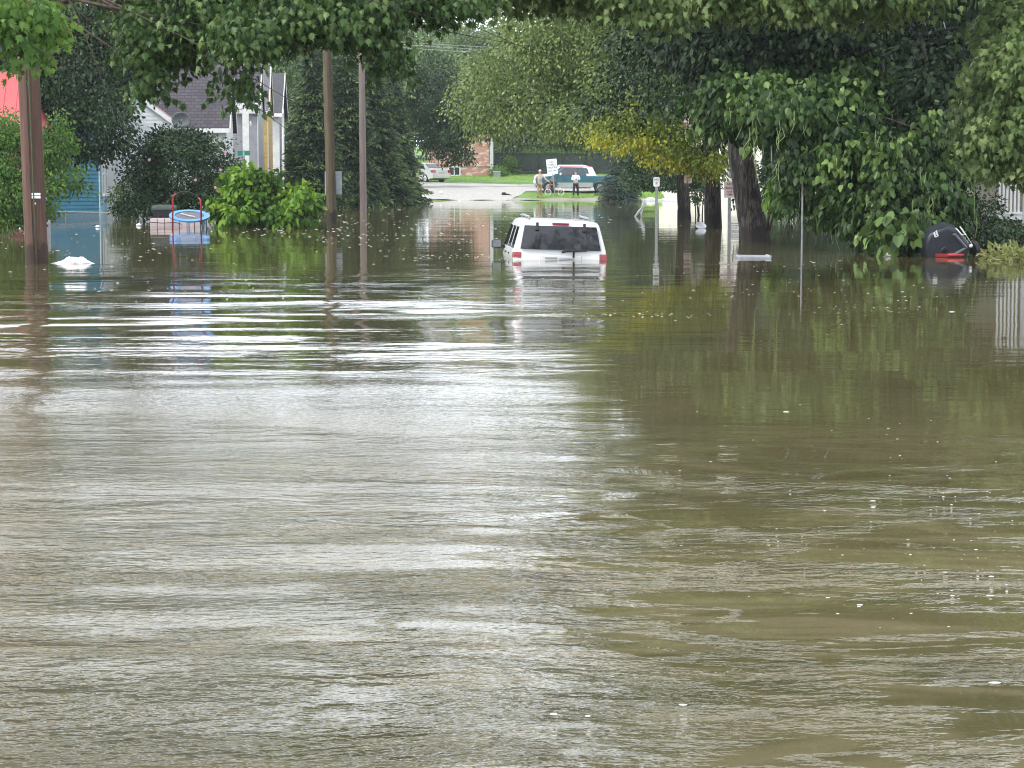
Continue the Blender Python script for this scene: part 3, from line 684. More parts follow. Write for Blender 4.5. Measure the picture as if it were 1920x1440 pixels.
# ------------------------------------------------------------------ utility poles
def pole(px0, row, px1, r, mat, label, H=9.5, py1=60):
    Y = CH*F/(row-328); b = at(px0, row, Y); b.z = 0; t = at(px1, py1, Y)
    d = (t-b)/(t.z-b.z); e = empty('utility_pole', b, label=label, cat='utility pole')
    n = 14; mm = MB(); mm.tube([d*(-1.2+(H+1.2)*i/n) for i in range(n+1)], [r*(1.04-.22*i/n) for i in range(n+1)], 20, lump=.03, rng=random.Random(row))
    mm.build('pole', mat, e, smooth=True)
    arm = MB(); arm.box(d*(H-.7)+Vector((0, -r-.06, 0)), (2.4, .1, .12)); bevel(arm.build('crossarm', polewood3, e), .01)
    for s in (-1.05, -.5, .5, 1.05):
        q = MB(); q.sphere(d*(H-.7)+Vector((s, -r-.06, .14)), (.05,.05,.09), 8, 6); q.build('insulator', steel, e, smooth=True)
    return e, d, Y
up1, d1, Y1 = pole(69, 493, 52, .205, polewood, 'thick brown utility pole nearest the camera at left', py1=95)
mm = MB(); r = .205
mm.tube([d1*z+Vector((-.0, -r*(1.045-.016*z)-.012, 0)) for z in (-.5, 1, 2, 3, 4, 5, 6, 7)], .007, 6); mm.build('ground_cable', black, up1)
mm = MB(); mm.tube([d1*z+Vector((.045, -r*(1.02-.016*z)-.004, 0)) for z in (-.5, 1, 2, 3, 4, 5, 6, 7)], .02, 6); mm.build('conduit', paint('green_conduit', (.085,.08,.04), .8), up1, smooth=True)
zt1 = zc(364, Y1)
for dz in (0, -.055):
    mm = MB(); mm.box(d1*(zt1+dz)+Vector((.085, -r-.012, 0)), (.17, .012, .045)); bevel(mm.build('number_tag', trimw, up1), .004)
mm = MB(); mm.sphere(d1*(zt1-.17)+Vector((.06, -r-.01, 0)), (.02,.01,.02), 8, 6); mm.build('nail_disc', trimw, up1)
up2, d2, Y2 = pole(622, 420, 613, .165, polewood2, 'mossy brown utility pole carrying a pale sign board', py1=90)
sb = empty('sign_board', at(625, 343, Y2+.22), label='pale grey sign board mounted behind the mossy utility pole', cat='sign')
mm = MB(); mm.box((0, 0, 0), (.56, .02, .76)); bevel(mm.build('panel', paint('sign_back', (.42,.46,.50), .5), sb), .008)
mm = MB(); mm.box((-.03, .035, 0), (.06, .05, 1.9)); mm.build('bracket', steel, sb)
up3, d3, Y3 = pole(681, 391, 678, .165, polewood3, 'grey utility pole farthest from the camera, beside the cedars', py1=90)
for i, pyw in enumerate((69, 74, 80)):
    a = at(676, pyw+4, Y3-.3); b = at(1500, pyw+6, Y3+8); pts = [a.lerp(b, t/20)-Vector((0, 0, .5*math.sin(math.pi*t/20))) for t in range(21)]
    mm = MB(); mm.tube(pts, .014, 5); o = mm.build('overhead_wire', paint('wire', (.35,.36,.37), .5)); tag(o, ['pale overhead wire, highest of three above the street', 'pale overhead wire, middle one of three above the street', 'pale overhead wire, lowest of three above the street'][i], 'wire', 'overhead wires across the street')

# ------------------------------------------------------------------ writing
def text_mesh(s, size, mat, parent, loc, name='lettering', rot=None, bold=.012, sx=1.0):
    c = bpy.data.curves.new('t', 'FONT'); c.body = s; c.size = size; c.align_x = 'CENTER'; c.align_y = 'CENTER'; c.offset = bold*size; c.extrude = .002
    o = bpy.data.objects.new('t', c); col.objects.link(o); dg = bpy.context.evaluated_depsgraph_get(); me = bpy.data.meshes.new_from_object(o.evaluated_get(dg))
    bpy.data.objects.remove(o); n = bpy.data.objects.new(name, me); col.objects.link(n); me.materials.clear(); me.materials.append(mat)
    n.location = loc; n.rotation_euler = rot or (math.pi/2, 0, 0); n.parent = parent; n.scale = (sx, 1, 1); return n
def plate(wd, hg, r=.04, th=.004):
    m = MB(); P = []
    for cx, cz, a0 in ((wd/2-r, hg/2-r, 0), (-wd/2+r, hg/2-r, 90), (-wd/2+r, -hg/2+r, 180), (wd/2-r, -hg/2+r, 270)):
        for k in range(5): a = R(a0+k*22.5); P.append((cx+r*math.cos(a), cz+r*math.sin(a)))
    m.loft([[(x, -th/2, z) for x, z in P], [(x, th/2, z) for x, z in P]]); return m
def sign(name, label, px, py, Y, wd, hg, lines, face, ink, post=True, lean=0, base=None, yaw=0):
    c = at(px, py, Y); zb = base if base is not None else -.8
    e = empty(name, (c.x, Y, c.z), label=label, cat='sign', rot=(0, lean, yaw))
    plate(wd, hg).build('plate', face, e)
    if post:
        m = MB(); m.bbox(-.03, .03, .006, .04, zb-c.z, hg/2-.03); m.bbox(-.045, -.03, .004, .02, zb-c.z, hg/2-.03); m.bbox(.03, .045, .004, .02, zb-c.z, hg/2-.03); m.build('post', steel, e)
    for i, (s, z, sz, sx) in enumerate(lines): text_mesh(s, sz, ink, e, (0, -.006, z), sx=sx)
    return e
inkb = paint('black_ink', (.04,.045,.06), .6); inkr = paint('red_ink', (.33,.05,.07), .6)
signface = paint('white_sign_face', (.80,.82,.83), .5, (.72,.74,.75), 6); signgrey = paint('dirty_sign_face', (.52,.47,.45), .6, (.40,.36,.34), 9); signpink = paint('pinkish_sign_face', (.62,.45,.42), .6, (.5,.34,.32), 9)
Ys = 141.3
sign('road_sign', 'white tilted sign with black lettering beside the parked truck', 1035, 312.5, Ys, .70, 1.0, [('NO', .30, .17, 1), ('THRU', .12, .17, 1.1), ('TRUCKS', -.06, .17, 1.0), ('LOCAL ONLY', -.27, .12, .9)], signface, inkb, lean=R(-6), base=tz(Ys)-.3)
Ynp = 60.0
sign('no_parking_sign', 'faded no parking sign on a steel post left of the leaning trunk', 1368, 355.5, Ynp, .31, .46, [('NO', .15, .10, 1), ('PARKING', .04, .085, .82), ('ANY', -.06, .075, 1), ('TIME', -.14, .075, 1)], signgrey, inkr)
sign('small_white_sign', 'small white sign half covered by leaves on a thin post', 1231, 341, 68, .21, .30, [('NO', .07, .09, 1), ('P', -.05, .12, 1)], signface, inkr, yaw=R(-20))
sign('shaded_sign', 'small pinkish sign in deep shade by the middle trunk', 1290, 336, 78.3, .28, .30, [('NO', .06, .09, 1), ('DUMPING', -.05, .05, .9)], signpink, inkr, post=False)
sign('edge_on_sign', 'pinkish sign seen nearly edge on, on a thin steel post', 1507, 353, 45, .30, .30, [], signpink, inkr, yaw=R(72))
# green street name sign
gs = empty('street_name_sign', at(457, 287, 69), label='small green street name blades on a post above the bright shrub', cat='street sign')
grn = paint('sign_green', (.0,.20,.13), .5)
for s in (-1, 1):
    mm = MB(); mm.box((s*.115, 0, 0), (.17, .012, .15)); bevel(mm.build('blade', grn, gs), .02)
mm = MB(); mm.box((0, -.01, 0), (.04, .03, .19)); mm.build('bracket', trimw, gs); mm = MB(); mm.tube([(0, 0, .1), (0, 0, -3.2)], .03, 8); mm.build('post', steel, gs)

# ------------------------------------------------------------------ vehicles
def wheel(parent, x, y, z, r, side, wd=.2, rimmat=None):
    M = MB(); n = 24
    prof = [(r*.62, -wd/2), (r*.93, -wd/2), (r, -wd*.36), (r, wd*.36), (r*.93, wd/2), (r*.62, wd/2)]
    M.loft([[(x+b*side, y+a*math.cos(2*math.pi*k/n), z+a*math.sin(2*math.pi*k/n)) for k in range(n)] for a, b in prof], cap=False)
    t = M.build('wheel', black, parent, smooth=40)
    q = MB(); q.loft([[(x+b*side, y+a*math.cos(2*math.pi*k/n), z+a*math.sin(2*math.pi*k/n)) for k in range(n)] for a, b in ((r*.63, wd*.5), (r*.58, wd*.36), (r*.2, wd*.34), (r*.16, wd*.44), (.01, wd*.44))])
    for k in range(5):
        a = 2*math.pi*k/5; q.tube([(x+side*wd*.45, y+r*.12*math.cos(a), z+r*.12*math.sin(a)), (x+side*wd*.43, y+r*.6*math.cos(a), z+r*.6*math.sin(a))], r*.09, 5)
    q.build('rim', rimmat or chrome, t, smooth=40); return t
def bodyloft(stations, levels=None):
    """stations: list of rings given as [(halfwidth, y, z) ...] from the sill up to the centre line"""
    rings = []
    for st in stations:
        Rr = [(hw, y, z) for hw, y, z in st]; Ll = [(-hw, y, z) for hw, y, z in st[::-1] if hw > .001]
        rings.append([Vector(p) for p in Rr+Ll])
    return rings

# submerged white sport utility car; its ring levels are heights over the flood water
YS = 41.0
suv = empty('suv', (PX(1050.5, YS), YS, 0), label='white suv sunk to its tail lights in the flooded street', cat='car', rot=(0, R(1.9), R(4.0)))
def sec(y0, lean, hw, zs): return [(h, y0+l, z) for h, l, z in zip(hw, lean, zs)]
LZ = [-.75, -.30, .0, .165, .655, .715, .74, .752]
HW = [.86, .905, .905, .885, .755, .715, .64, 0]
st = [sec(0, [.06, 0, 0, .02, .22, .25, .30, .30], [h-.035 for h in HW[:-1]]+[0], LZ),
      sec(.05, [0, 0, 0, .02, .20, .23, .30, .30], HW, LZ),
      sec(.6, [0]*8, [h*1.005 for h in HW], LZ), sec(1.6, [0]*8, [h*1.01 for h in HW], [z+(.012 if z > .7 else 0) for z in LZ]),
      sec(2.5, [0]*8, HW, LZ), sec(2.75, [.0, 0, 0, .05, -.05, -.1, -.12, -.12], [h*.99 for h in HW], [z-(.01 if z > .6 else 0) for z in LZ]),
      sec(3.35, [0]*8, [.86, .89, .88, .85, .72, .6, .4, 0], [-.75, -.3, 0, .14, .19, .2, .21, .215]),
      sec(4.25, [0]*8, [.82, .86, .82, .76, .65, .5, .3, 0], [-.75, -.3, -.06, .08, .12, .13, .14, .14]),
      sec(4.42, [0]*8, [.7, .76, .7, .62, .5, .4, .2, 0], [-.7, -.35, -.15, -.05, 0, .01, .01, .01])]
st = [[(max(.002, h*k_), y, z) for h, y, z in st[0][:-1]]+[st[0][-1]] for k_ in (0, .5)]+st
mm = MB(); mm.loft(bodyloft(st)); sb_ = mm.build('body', carwhite, suv, smooth=32); bevel(sb_, .02, 2)
def patch_(side, y0, y1, za, zb, off=.008, y0t=None, y1t=None, nseg=5, bulge=0):
    """glass panel on the tumblehome between belt and shoulder"""
    y0t = y0 if y0t is None else y0t; y1t = y1 if y1t is None else y1t
    def hw(z): return np.interp(z, [.165, .66], [.885, .755])*1.007+off
    V = [];
    for z, a, b in ((za, y0, y1), (zb, y0t, y1t)):
        V += [(side*hw(z), a, z), (side*hw(z), b, z)]
    return [V[0], V[1], V[3], V[2]]
tint = paint('tinted_glass', (.022,.022,.028), .05, (.018,.018,.022), 3, spec=.75)
for side in (-1, 1):
    for nm, a, b, at_, bt in (('quarter_window', .36, .92, .46, .90), ('rear_door_window', 1.16, 1.78, 1.16, 1.74), ('front_door_window', 2.06, 2.98, 2.04, 2.62)):
        q = patch_(side, a, b, .19, .60, y0t=at_, y1t=bt); g2 = MB(); q2 = [(x-side*.02, y, z) for x, y, z in q]
        g2.loft([q2, q]); g2.build(nm, tint, suv)
    # door handles and mirrors
    for y in (1.25, 2.12):
        g2 = MB(); g2.box((side*.915, y, .065), (.03, .16, .035)); bevel(g2.build('door_handle', blackp, suv), .01)
# rear glass sits in the tailgate, slightly curved
def rw(u, v):
    z = .19+(.635-.19)*v; hwb = .775+(.695-.775)*v
    y = .02+(.22-.02)*(z-.165)/(.66-.165)-.034-.03*(1-u*u)
    return (u*hwb, y, z)
g2 = MB(); nu, nv = 12, 4
g2.add([rw(-1+2*i/nu, j/nv) for j in range(nv+1) for i in range(nu+1)], [(j*(nu+1)+i, j*(nu+1)+i+1, (j+1)*(nu+1)+i+1, (j+1)*(nu+1)+i) for j in range(nv) for i in range(nu)])
rg = g2.build('rear_window', tint, suv); s_ = rg.modifiers.new('t', 'SOLIDIFY'); s_.thickness = .012; s_.offset = 0
for s in (-1, 1):
    u = s*.70; a = rw(u*.92, .86); b = rw(u*.92, 1.12); g2 = MB(); g2.box((a[0], a[1]-.02, (a[2]+b[2])/2), (.055, .03, .14)); g2.box((a[0], a[1]-.03, a[2]), (.075, .035, .06)); bevel(g2.build('hinge', blackp, suv), .012)
g2 = MB(); g2.loft([[(-.165, .185, .695), (-.155, .175, .655), (.155, .175, .655), (.165, .185, .695)], [(-.15, .24, .70), (-.14, .24, .66), (.14, .24, .66), (.15, .24, .70)]]); g2.build('brake_light', paint('dark_red_lens', (.25,.02,.04), .25), suv)
g2 = MB(); g2.tube([(.25, -.03, .05), (.25, -.06, .155)], .02, 6); g2.tube([(.02, -.07, .145), (.08, -.075, .175), (.5, -.06, .185)], [.026, .024, .014], 6); g2.tube([(.02,-.07,.14),(.1,-.08,.17)], .02, 6); g2.build('wiper', black, suv)
for s in (-1, 1):
    g2 = MB(); g2.loft([[(s*.755, -.008, .012), (s*.905, .004, .012), (s*.918, .19, .012), (s*.76, .2, .012)], [(s*.75, -.008, .125), (s*.90, .006, .125), (s*.912, .17, .125), (s*.76, .2, .125)]]); bevel(g2.build('tail_light', redlens, suv), .012)
    g2 = MB(); g2.box((s*.835, -.0145, .06), (.13, .01, .012)); g2.build('lens_bar', paint('dark_lens_bar', (.14,.01,.015), .3), suv)
g2 = MB(); g2.loft([[(-.40, -.012, -.02), (.40, -.012, -.02), (.40, -.012, .075), (-.40, -.012, .075)], [(-.42, .02, -.04), (.42, .02, -.04), (.42, .02, .095), (-.42, .02, .095)]]); bevel(g2.build('handle_panel', carwhite, suv), .008)
g2 = MB(); g2.bbox(-.30, -.06, -.03, -.012, .015, .045); g2.bbox(-.03, .27, -.03, -.012, .012, .04); bevel(g2.build('handle_bar', paint('dull_chrome', (.38,.39,.41), .3, metal=.6), suv), .006)
for s in (-1, 1):
    g2 = MB(); g2.tube([(s*.60, .42, .735), (s*.58, .5, .795), (s*.58, 2.3, .805), (s*.59, 2.42, .74)], .022, 8); g2.tube([(s*.58, 1.4, .72), (s*.58, 1.4, .80)], .02, 6); g2.build('roof_rail', paint('rail_grey', (.22,.24,.24), .4), suv, smooth=True)
    mi = MB(); mi.loft([[(s*(.955+q), 2.78+yy, .19+z) for q, z in ((0, -.085), (.20, -.085), (.205, .06), (.16, .095), (.0, .085))] for yy, k in ((0, 1), (.1, 1))]); mi.loft([[(s*.87, 2.86, .10), (s*.87, 2.92, .10), (s*.87, 2.92, .15), (s*.87, 2.86, .15)], [(s*1.02, 2.80, .12), (s*1.02, 2.87, .12), (s*1.02, 2.87, .18), (s*1.02, 2.80, .18)]])
    mo = mi.build('mirror', blackp, suv); bevel(mo, .018, 3)
    gl = MB(); gl.add([(s*(.955+q), 2.772, .19+z) for q, z in ((.015, -.068), (.182, -.068), (.186, .052), (.15, .078), (.015, .070))], [(0,1,2,3,4)]); gl.build('mirror_glass', paint('mirror_glass', (.16,.17,.19), .25), mo)

def sidecar(name, label, loc, yaw, lower, glassh, hw, top_in, wheels, wr, paintm, parts, zroof, belt, cat='car'):
    """generic car: side outline `lower` as (y, z); the part above the belt leans inward"""
    e = empty(name, loc, yaw, label, cat)
    def xw(z): return hw if z <= belt else hw-(z-belt)/(zroof-belt)*top_in
    ns = 9; rings = []
    for i in range(ns+1):
        u = -1+2*i/ns; rings.append([(u*xw(z), y, z-(.03*(abs(u)**6) if z > belt*.95 else 0)) for y, z in lower])
    m = MB(); m.loft(rings); bevel(m.build('body', paintm, e, smooth=30), .035, 2)
    for nm, poly in glassh:
        for s in (-1, 1):
            m = MB(); m.loft([[(s*(xw(z)+.006), y, z) for y, z in poly], [(s*(xw(z)-.04), y, z) for y, z in poly]]); m.build(nm, glassd, e)
    for y in wheels:
        for s in (-1, 1): wheel(e, s*(hw-.10), y, wr, wr, s)
    return e
# silver sedan, heading +y locally
Yc = 172.0; zg = tz(Yc)
def arch(yc, r, zb, n=8): return [(yc-r*math.cos(math.pi*k/n), zb+max(0, r*math.sin(math.pi*k/n))) for k in range(n+1)]
sedan_pf = [(0, .32), (-.02, .62), (.03, .95), (.12, 1.02), (.75, 1.04), (1.45, 1.40), (2.3, 1.45), (2.9, 1.36), (3.65, 1.0), (4.55, .84), (4.75, .62), (4.72, .25)]+arch(3.85, .37, .22)[::-1]+arch(1.05, .37, .22)[::-1]+[(.3, .3)]
silver = paint('silver_beige_paint', (.50,.48,.44), .3, (.46,.44,.40), 1, metal=.25, coat=.3)
sd_ = sidecar('sedan', 'silver beige sedan parked at the end of the gravel drive', (PX(830, Yc), Yc-1.3, zg-.08), R(40), sedan_pf,
   [('side_window', [(1.15, 1.02), (1.55, 1.32), (2.3, 1.38), (2.3, 1.02)]), ('side_window', [(2.38, 1.02), (2.38, 1.38), (2.85, 1.31), (3.4, 1.02)])], .88, .26, (1.05, 3.85), .33, silver, None, 1.45, .98); sd_.scale = (1, 1, 1.12)
g2 = MB(); g2.loft([[(-.62, .80, 1.085), (.62, .80, 1.085), (.56, 1.36, 1.375), (-.56, 1.36, 1.375)], [(-.62, .84, 1.06), (.62, .84, 1.06), (.56, 1.40, 1.35), (-.56, 1.40, 1.35)]]); g2.build('rear_window', glassd, sd_)
for s in (-1, 1): g2 = MB(); g2.loft([[(s*.62, -.03, .72), (s*.62, -.01, .92), (s*.89, .01, .92), (s*.89, .0, .72)], [(s*.62, .1, .72), (s*.62, .1, .92), (s*.892, .3, .90), (s*.892, .3, .76)]]); g2.build('tail_light', redlens, sd_)
g2 = MB(); g2.bbox(-.26, .26, -.045, -.02, .66, .78); g2.build('number_plate', signgrey, sd_)
g2 = MB(); g2.bbox(-.84, .84, -.07, .02, .34, .58); bevel(g2.build('bumper', paint('bumper_silver', (.60,.58,.54), .4), sd_), .04)
# teal pickup truck heading -x in the world
Yt = 143.6; zg = tz(Yt)
teal = paint('teal_paint', (.012,.10,.135), .25, (.01,.08,.11), 1, coat=.4); silv = paint('silver_paint', (.38,.38,.37), .35, (.33,.33,.32), 2, metal=.2)
pk_pf = [(0, .38), (0, 1.16), (2.0, 1.16), (2.02, 1.17), (2.25, 1.74), (3.5, 1.76), (4.25, 1.18), (5.35, 1.06), (5.45, .9), (5.45, .38)]+arch(4.55, .44, .385)[::-1]+arch(1.1, .44, .385)[::-1]+[(.5, .39)]
tr_ = sidecar('pickup_truck', 'teal and silver pickup truck parked on the grass behind the people', (PX(1004, Yt)+5.45, Yt+.9, zg-.02), R(90), pk_pf,
   [('rear_side_window', [(2.12, 1.18), (2.32, 1.62), (2.55, 1.66), (2.55, 1.18)]), ('door_window', [(2.66, 1.18), (2.66, 1.68), (3.42, 1.68), (4.02, 1.18)])], .95, .2, (1.1, 4.55), .38, teal, None, 1.76, 1.12, cat='pickup truck')
for s in (-1, 1):
    g2 = MB()
    for a, b in ((1.62, 3.98), (.05, .6)): g2.bbox(s*.953, s*.965, a, b, .395, .70)
    g2.build('lower_panel', silv, tr_)
    g2 = MB(); g2.bbox(s*.90, s*1.02, 1.75, 3.7, .30, .36); g2.build('running_board', chrome, tr_)
    g2 = MB(); g2.bbox(s*.96, s*1.18, 3.72, 3.84, 1.18, 1.36); mo = g2.build('mirror', trimw, tr_); bevel(mo, .03)
    g2 = MB(); g2.bbox(s*.952, s*.958, 2.62, 2.64, .5, 1.15); g2.bbox(s*.952, s*.958, 4.02, 4.04, .5, 1.15); g2.build('door_seam', black, tr_)
    g2 = MB(); g2.bbox(s*.5, s*.93, 5.44, 5.475, .78, .95); g2.build('headlight', trimw, tr_)
g2 = MB(); g2.bbox(-.92, .92, 5.43, 5.56, .45, .65); g2.build('bumper', chrome, tr_)
g2 = MB(); g2.loft([[(-.70, 3.56, 1.72), (.70, 3.56, 1.72), (.85, 4.20, 1.24), (-.85, 4.20, 1.24)], [(-.70, 3.52, 1.68), (.70, 3.52, 1.68), (.85, 4.16, 1.20), (-.85, 4.16, 1.20)]]); g2.build('windscreen', glassd, tr_)
# white car with a red stripe behind the truck
wc_pf = [(0, .35), (-.03, .9), (.25, 1.5), (.9, 1.66), (2.6, 1.66), (3.3, 1.05), (4.3, .9), (4.4, .4)]+arch(3.55, .38, .28)[::-1]+arch(.95, .38, .28)[::-1]+[(.3, .35)]
Yw = 151.0
wc = sidecar('white_estate_car', 'white car with a red window line parked behind the teal truck', (PX(1116, Yw), Yw, tz(Yw)-.05), R(90), wc_pf,
   [('side_window', [(.5, 1.05), (.62, 1.42), (1.6, 1.5), (1.6, 1.05)]), ('side_window', [(1.7, 1.05), (1.7, 1.5), (2.5, 1.5), (3.05, 1.05)])], .9, .22, (.95, 3.55), .34, carwhite, None, 1.66, 1.0)
for s in (-1, 1): g2 = MB(); g2.loft([[(s*.74, .3, 1.50), (s*.74, 2.6, 1.54), (s*.74, 2.6, 1.58), (s*.74, .3, 1.54)], [(s*.66, .3, 1.50), (s*.66, 2.6, 1.54), (s*.66, 2.6, 1.58), (s*.66, .3, 1.54)]]); g2.build('red_stripe', redroof, wc)

# ------------------------------------------------------------------ people
def skin(name, joints, edges, mat, parent=None, root=0, sub=2, loc=None, rz=0):
    names = list(joints); me = bpy.data.meshes.new(name)
    me.from_pydata([joints[k][0] for k in names], [(names.index(a), names.index(b)) for a, b in edges], []); me.update()
    o = bpy.data.objects.new(name, me); col.objects.link(o); me.materials.append(mat)
    s = o.modifiers.new('skin', 'SKIN')
    for i, k in enumerate(names):
        r = joints[k][1]; me.skin_vertices[0].data[i].radius = (r, r) if not isinstance(r, tuple) else r
    me.skin_vertices[0].data[root].use_root = True
    s.use_smooth_shade = True; u = o.modifiers.new('sub', 'SUBSURF'); u.levels = sub; u.render_levels = sub
    if parent: o.parent = parent
    if loc is not None: o.location = loc; o.rotation_euler = (0, 0, rz)
    return o
skinm = paint('skin', (.52,.30,.22), .6, (.46,.25,.18), 10)
def person(label, loc, rz, arms, torso_mat, leg_mat, hairm, shoe, cap=None, lean=0.0, sleeves=True, vest=None, stance=.10, H=1.0, shorts=False, head_dx=0):
    """arms: [(elbow, wrist) for left, right] in local metres, figure faces -y"""
    hp = .92*H; sh = 1.40*H; ly = -lean
    J = {'pel': ((0, 0, hp), (.145, .11)), 'wai': ((0, ly*.3, 1.10*H), (.135, .10)), 'che': ((0, ly*.8, 1.28*H), (.165, .115)),
         'nb': ((0, ly, 1.44*H), .065), 'hd0': ((head_dx*.5, ly*1.2-.01, 1.54*H), .062), 'hd1': ((head_dx, ly*1.35-.02, 1.62*H), (.078, .092)), 'hd2': ((head_dx, ly*1.35-.01, 1.70*H), (.062, .075))}
    E = [('pel','wai'),('wai','che'),('che','nb'),('nb','hd0'),('hd0','hd1'),('hd1','hd2')]
    for s, nm in ((-1, 'l'), (1, 'r')):
        J['hip'+nm] = ((s*.085, 0, .86*H), .095); J['kn'+nm] = ((s*(stance+.0), -.03, .48*H), .06); J['an'+nm] = ((s*(stance+.02), .02, .09*H), .042); J['to'+nm] = ((s*(stance+.05), -.17, .035), .035)
        E += [('pel','hip'+nm),('hip'+nm,'kn'+nm),('kn'+nm,'an'+nm),('an'+nm,'to'+nm)]
        el, wr = arms[0 if s < 0 else 1]
        J['sh'+nm] = ((s*.19, ly, sh), .06); J['el'+nm] = (el, .042); J['wr'+nm] = (wr, .028)
        E += [('che','sh'+nm),('sh'+nm,'el'+nm),('el'+nm,'wr'+nm)]
        d = (Vector(wr)-Vector(el)).normalized(); J['pm'+nm] = (tuple(Vector(wr)+d*.07), (.036, .022)); E.append(('wr'+nm, 'pm'+nm))
        a = Vector((0, 0, 1)).cross(d); a = a.normalized() if a.length > .1 else Vector((1, 0, 0)); b = d.cross(a)
        for q in range(4):
            f0 = Vector(wr)+d*.10+a*((q-1.5)*.02); J[f'f{q}{nm}'] = (tuple(f0+d*.035), .0095); J[f'g{q}{nm}'] = (tuple(f0+d*(.065+.008*(1.5-abs(q-1.5)))-b*.018), .008)
            E += [('pm'+nm, f'f{q}{nm}'), (f'f{q}{nm}', f'g{q}{nm}')]
        J['th'+nm] = (tuple(Vector(wr)+d*.06+a*.05-b*.01), .010); E.append(('pm'+nm, 'th'+nm))
    b = skin('person', J, E, skinm, loc=loc, rz=rz, sub=1); tag(b, label, 'person', 'people standing at the water edge')
    # face
    hx, hy, hz = J['hd1'][0]
    m = MB(); m.sphere((hx, hy-.095, hz-.005), (.013,.02,.022), 6, 5)
    for s in (-1, 1): m.sphere((hx+s*.085, hy, hz), (.012,.025,.034), 6, 5)
    m.build('nose_and_ears', skinm, b, smooth=True)
    m = MB()
    for s in (-1, 1): m.sphere((hx+s*.032, hy-.083, hz+.022), (.013,.01,.008), 6, 5)
    m.build('eyes', black, b, smooth=True)
    m = MB(); m.sphere((hx, hy-.082, hz-.05), (.024,.01,.007), 6, 5); m.build('mouth', paint('lips', (.35,.12,.10), .5), b)
    if hairm: m = MB(); m.sphere((hx, hy+.02, hz+.055), (.088,.10,.085), 12, 8, zmin=-.5); m.build('hair', hairm, b, smooth=True)
    if cap: m = MB(); m.sphere((hx, hy+.005, hz+.05), (.096,.108,.10), 12, 8, zmin=-.1); m.box((hx, hy-.13, hz+.045), (.13,.13,.014)); m.build('cap', cap, b, smooth=40)
    # clothes follow the limbs
    Jt = {k: J[k] for k in ('pel','wai','che')}; Jt = {'pel': ((0,0,hp-.02), (.16,.125)), 'wai': (J['wai'][0], (.155,.12)), 'che': (J['che'][0], (.18,.13)), 'nb': ((0, ly, 1.43*H), .085)}
    Et = [('pel','wai'),('wai','che'),('che','nb')]
    for nm in 'lr':
        Jt['sh'+nm] = (J['sh'+nm][0], .078); Et.append(('che','sh'+nm)); el = Vector(J['el'+nm][0]); wr = Vector(J['wr'+nm][0]); s0 = Vector(J['sh'+nm][0])
        if sleeves: Jt['el'+nm] = (tuple(el), .056); Jt['cu'+nm] = (tuple(el.lerp(wr, .88)), .042); Et += [('sh'+nm,'el'+nm),('el'+nm,'cu'+nm)]
        else: Jt['el'+nm] = (tuple(s0.lerp(el, .7)), .062); Et.append(('sh'+nm,'el'+nm))
    skin('shirt', Jt, Et, torso_mat, b, sub=1)
    if vest: skin('vest', {'a': ((0, -.012, 1.0*H), (.16,.135)), 'b': ((0, ly*.8-.012, 1.3*H), (.15,.14))}, [('a','b')], vest, b, sub=1)
    Jl = {'pel': ((0,0,hp), (.158,.12))}; El = []
    for nm in 'lr':
        Jl['hip'+nm] = (J['hip'+nm][0], .112); Jl['kn'+nm] = (J['kn'+nm][0], .078); El += [('pel','hip'+nm),('hip'+nm,'kn'+nm)]
        if not shorts: Jl['an'+nm] = (J['an'+nm][0], .062); El.append(('kn'+nm,'an'+nm))
    skin('trousers' if not shorts else 'shorts', Jl, El, leg_mat, b, sub=1)
    for s, nm in ((-1,'l'),(1,'r')):
        q = J['to'+nm][0]; m = MB(); m.loft([[(q[0]+a*w_, q[1]+yy, zz) for a, zz in ((-1,0),(1,0),(.9,.05*hh),(.3,.085*hh),(-.3,.085*hh),(-.9,.05*hh))] for yy, w_, hh in ((-.07,.03,.6),(-.03,.045,.9),(.08,.045,1.1),(.2,.04,1.3),(.24,.03,1.0))]); m.build('shoe', shoe, b, smooth=50)
    return b
khaki = paint('khaki_cloth', (.38,.27,.15), .9, (.26,.18,.09), 9); wcloth = paint('white_cloth', (.74,.74,.78), .9, (.62,.62,.66), 8); gcloth = paint('grey_cloth', (.34,.36,.38), .9, (.26,.28,.3), 8)
bcloth = paint('black_cloth', (.018,.019,.028), .9, (.012,.012,.018), 8); hair1 = paint('dark_hair', (.035,.022,.018), .7); hair2 = paint('brown_hair', (.10,.07,.05), .7)
beigec = paint('beige_cap', (.62,.54,.44), .8); palesh = paint('pale_shirt', (.62,.52,.44), .9, (.52,.42,.35), 8)
Y0 = 139.9; gA = tz(Y0)
person('man in cream cap, grey vest and khaki trousers reaching for the bicycle', (PX(1011.5, Y0), Y0, gA), R(18),
       [((-.33, .0, 1.16), (-.30, -.12, .93)), ((.40, -.10, 1.17), (.58, -.18, 1.02))], palesh, khaki, None, paint('brown_boot', (.12,.07,.04), .8), cap=beigec, vest=gcloth, lean=.05, H=1.03)
Y0 = 142.2
person('person in black leaning over the bicycle behind the white road sign', (PX(1035.5, Y0), Y0, tz(Y0)), R(-8),
       [((-.28, -.18, 1.22), (-.12, -.30, 1.30)), ((.28, -.16, 1.22), (.10, -.30, 1.36))], bcloth, bcloth, hair1, paint('tan_shoe', (.45,.25,.14), .7), lean=.12, sleeves=False, H=.93).scale = (.80, .80, .74)
Y0 = 139.9
person('man in white long sleeved shirt and black trousers with folded arms', (PX(1079, Y0), Y0, tz(Y0)), R(4),
       [((-.27, -.05, 1.16), (-.04, -.20, 1.16)), ((.27, -.05, 1.16), (.02, -.22, 1.20))], wcloth, bcloth, hair2, black, stance=.13, H=1.0)
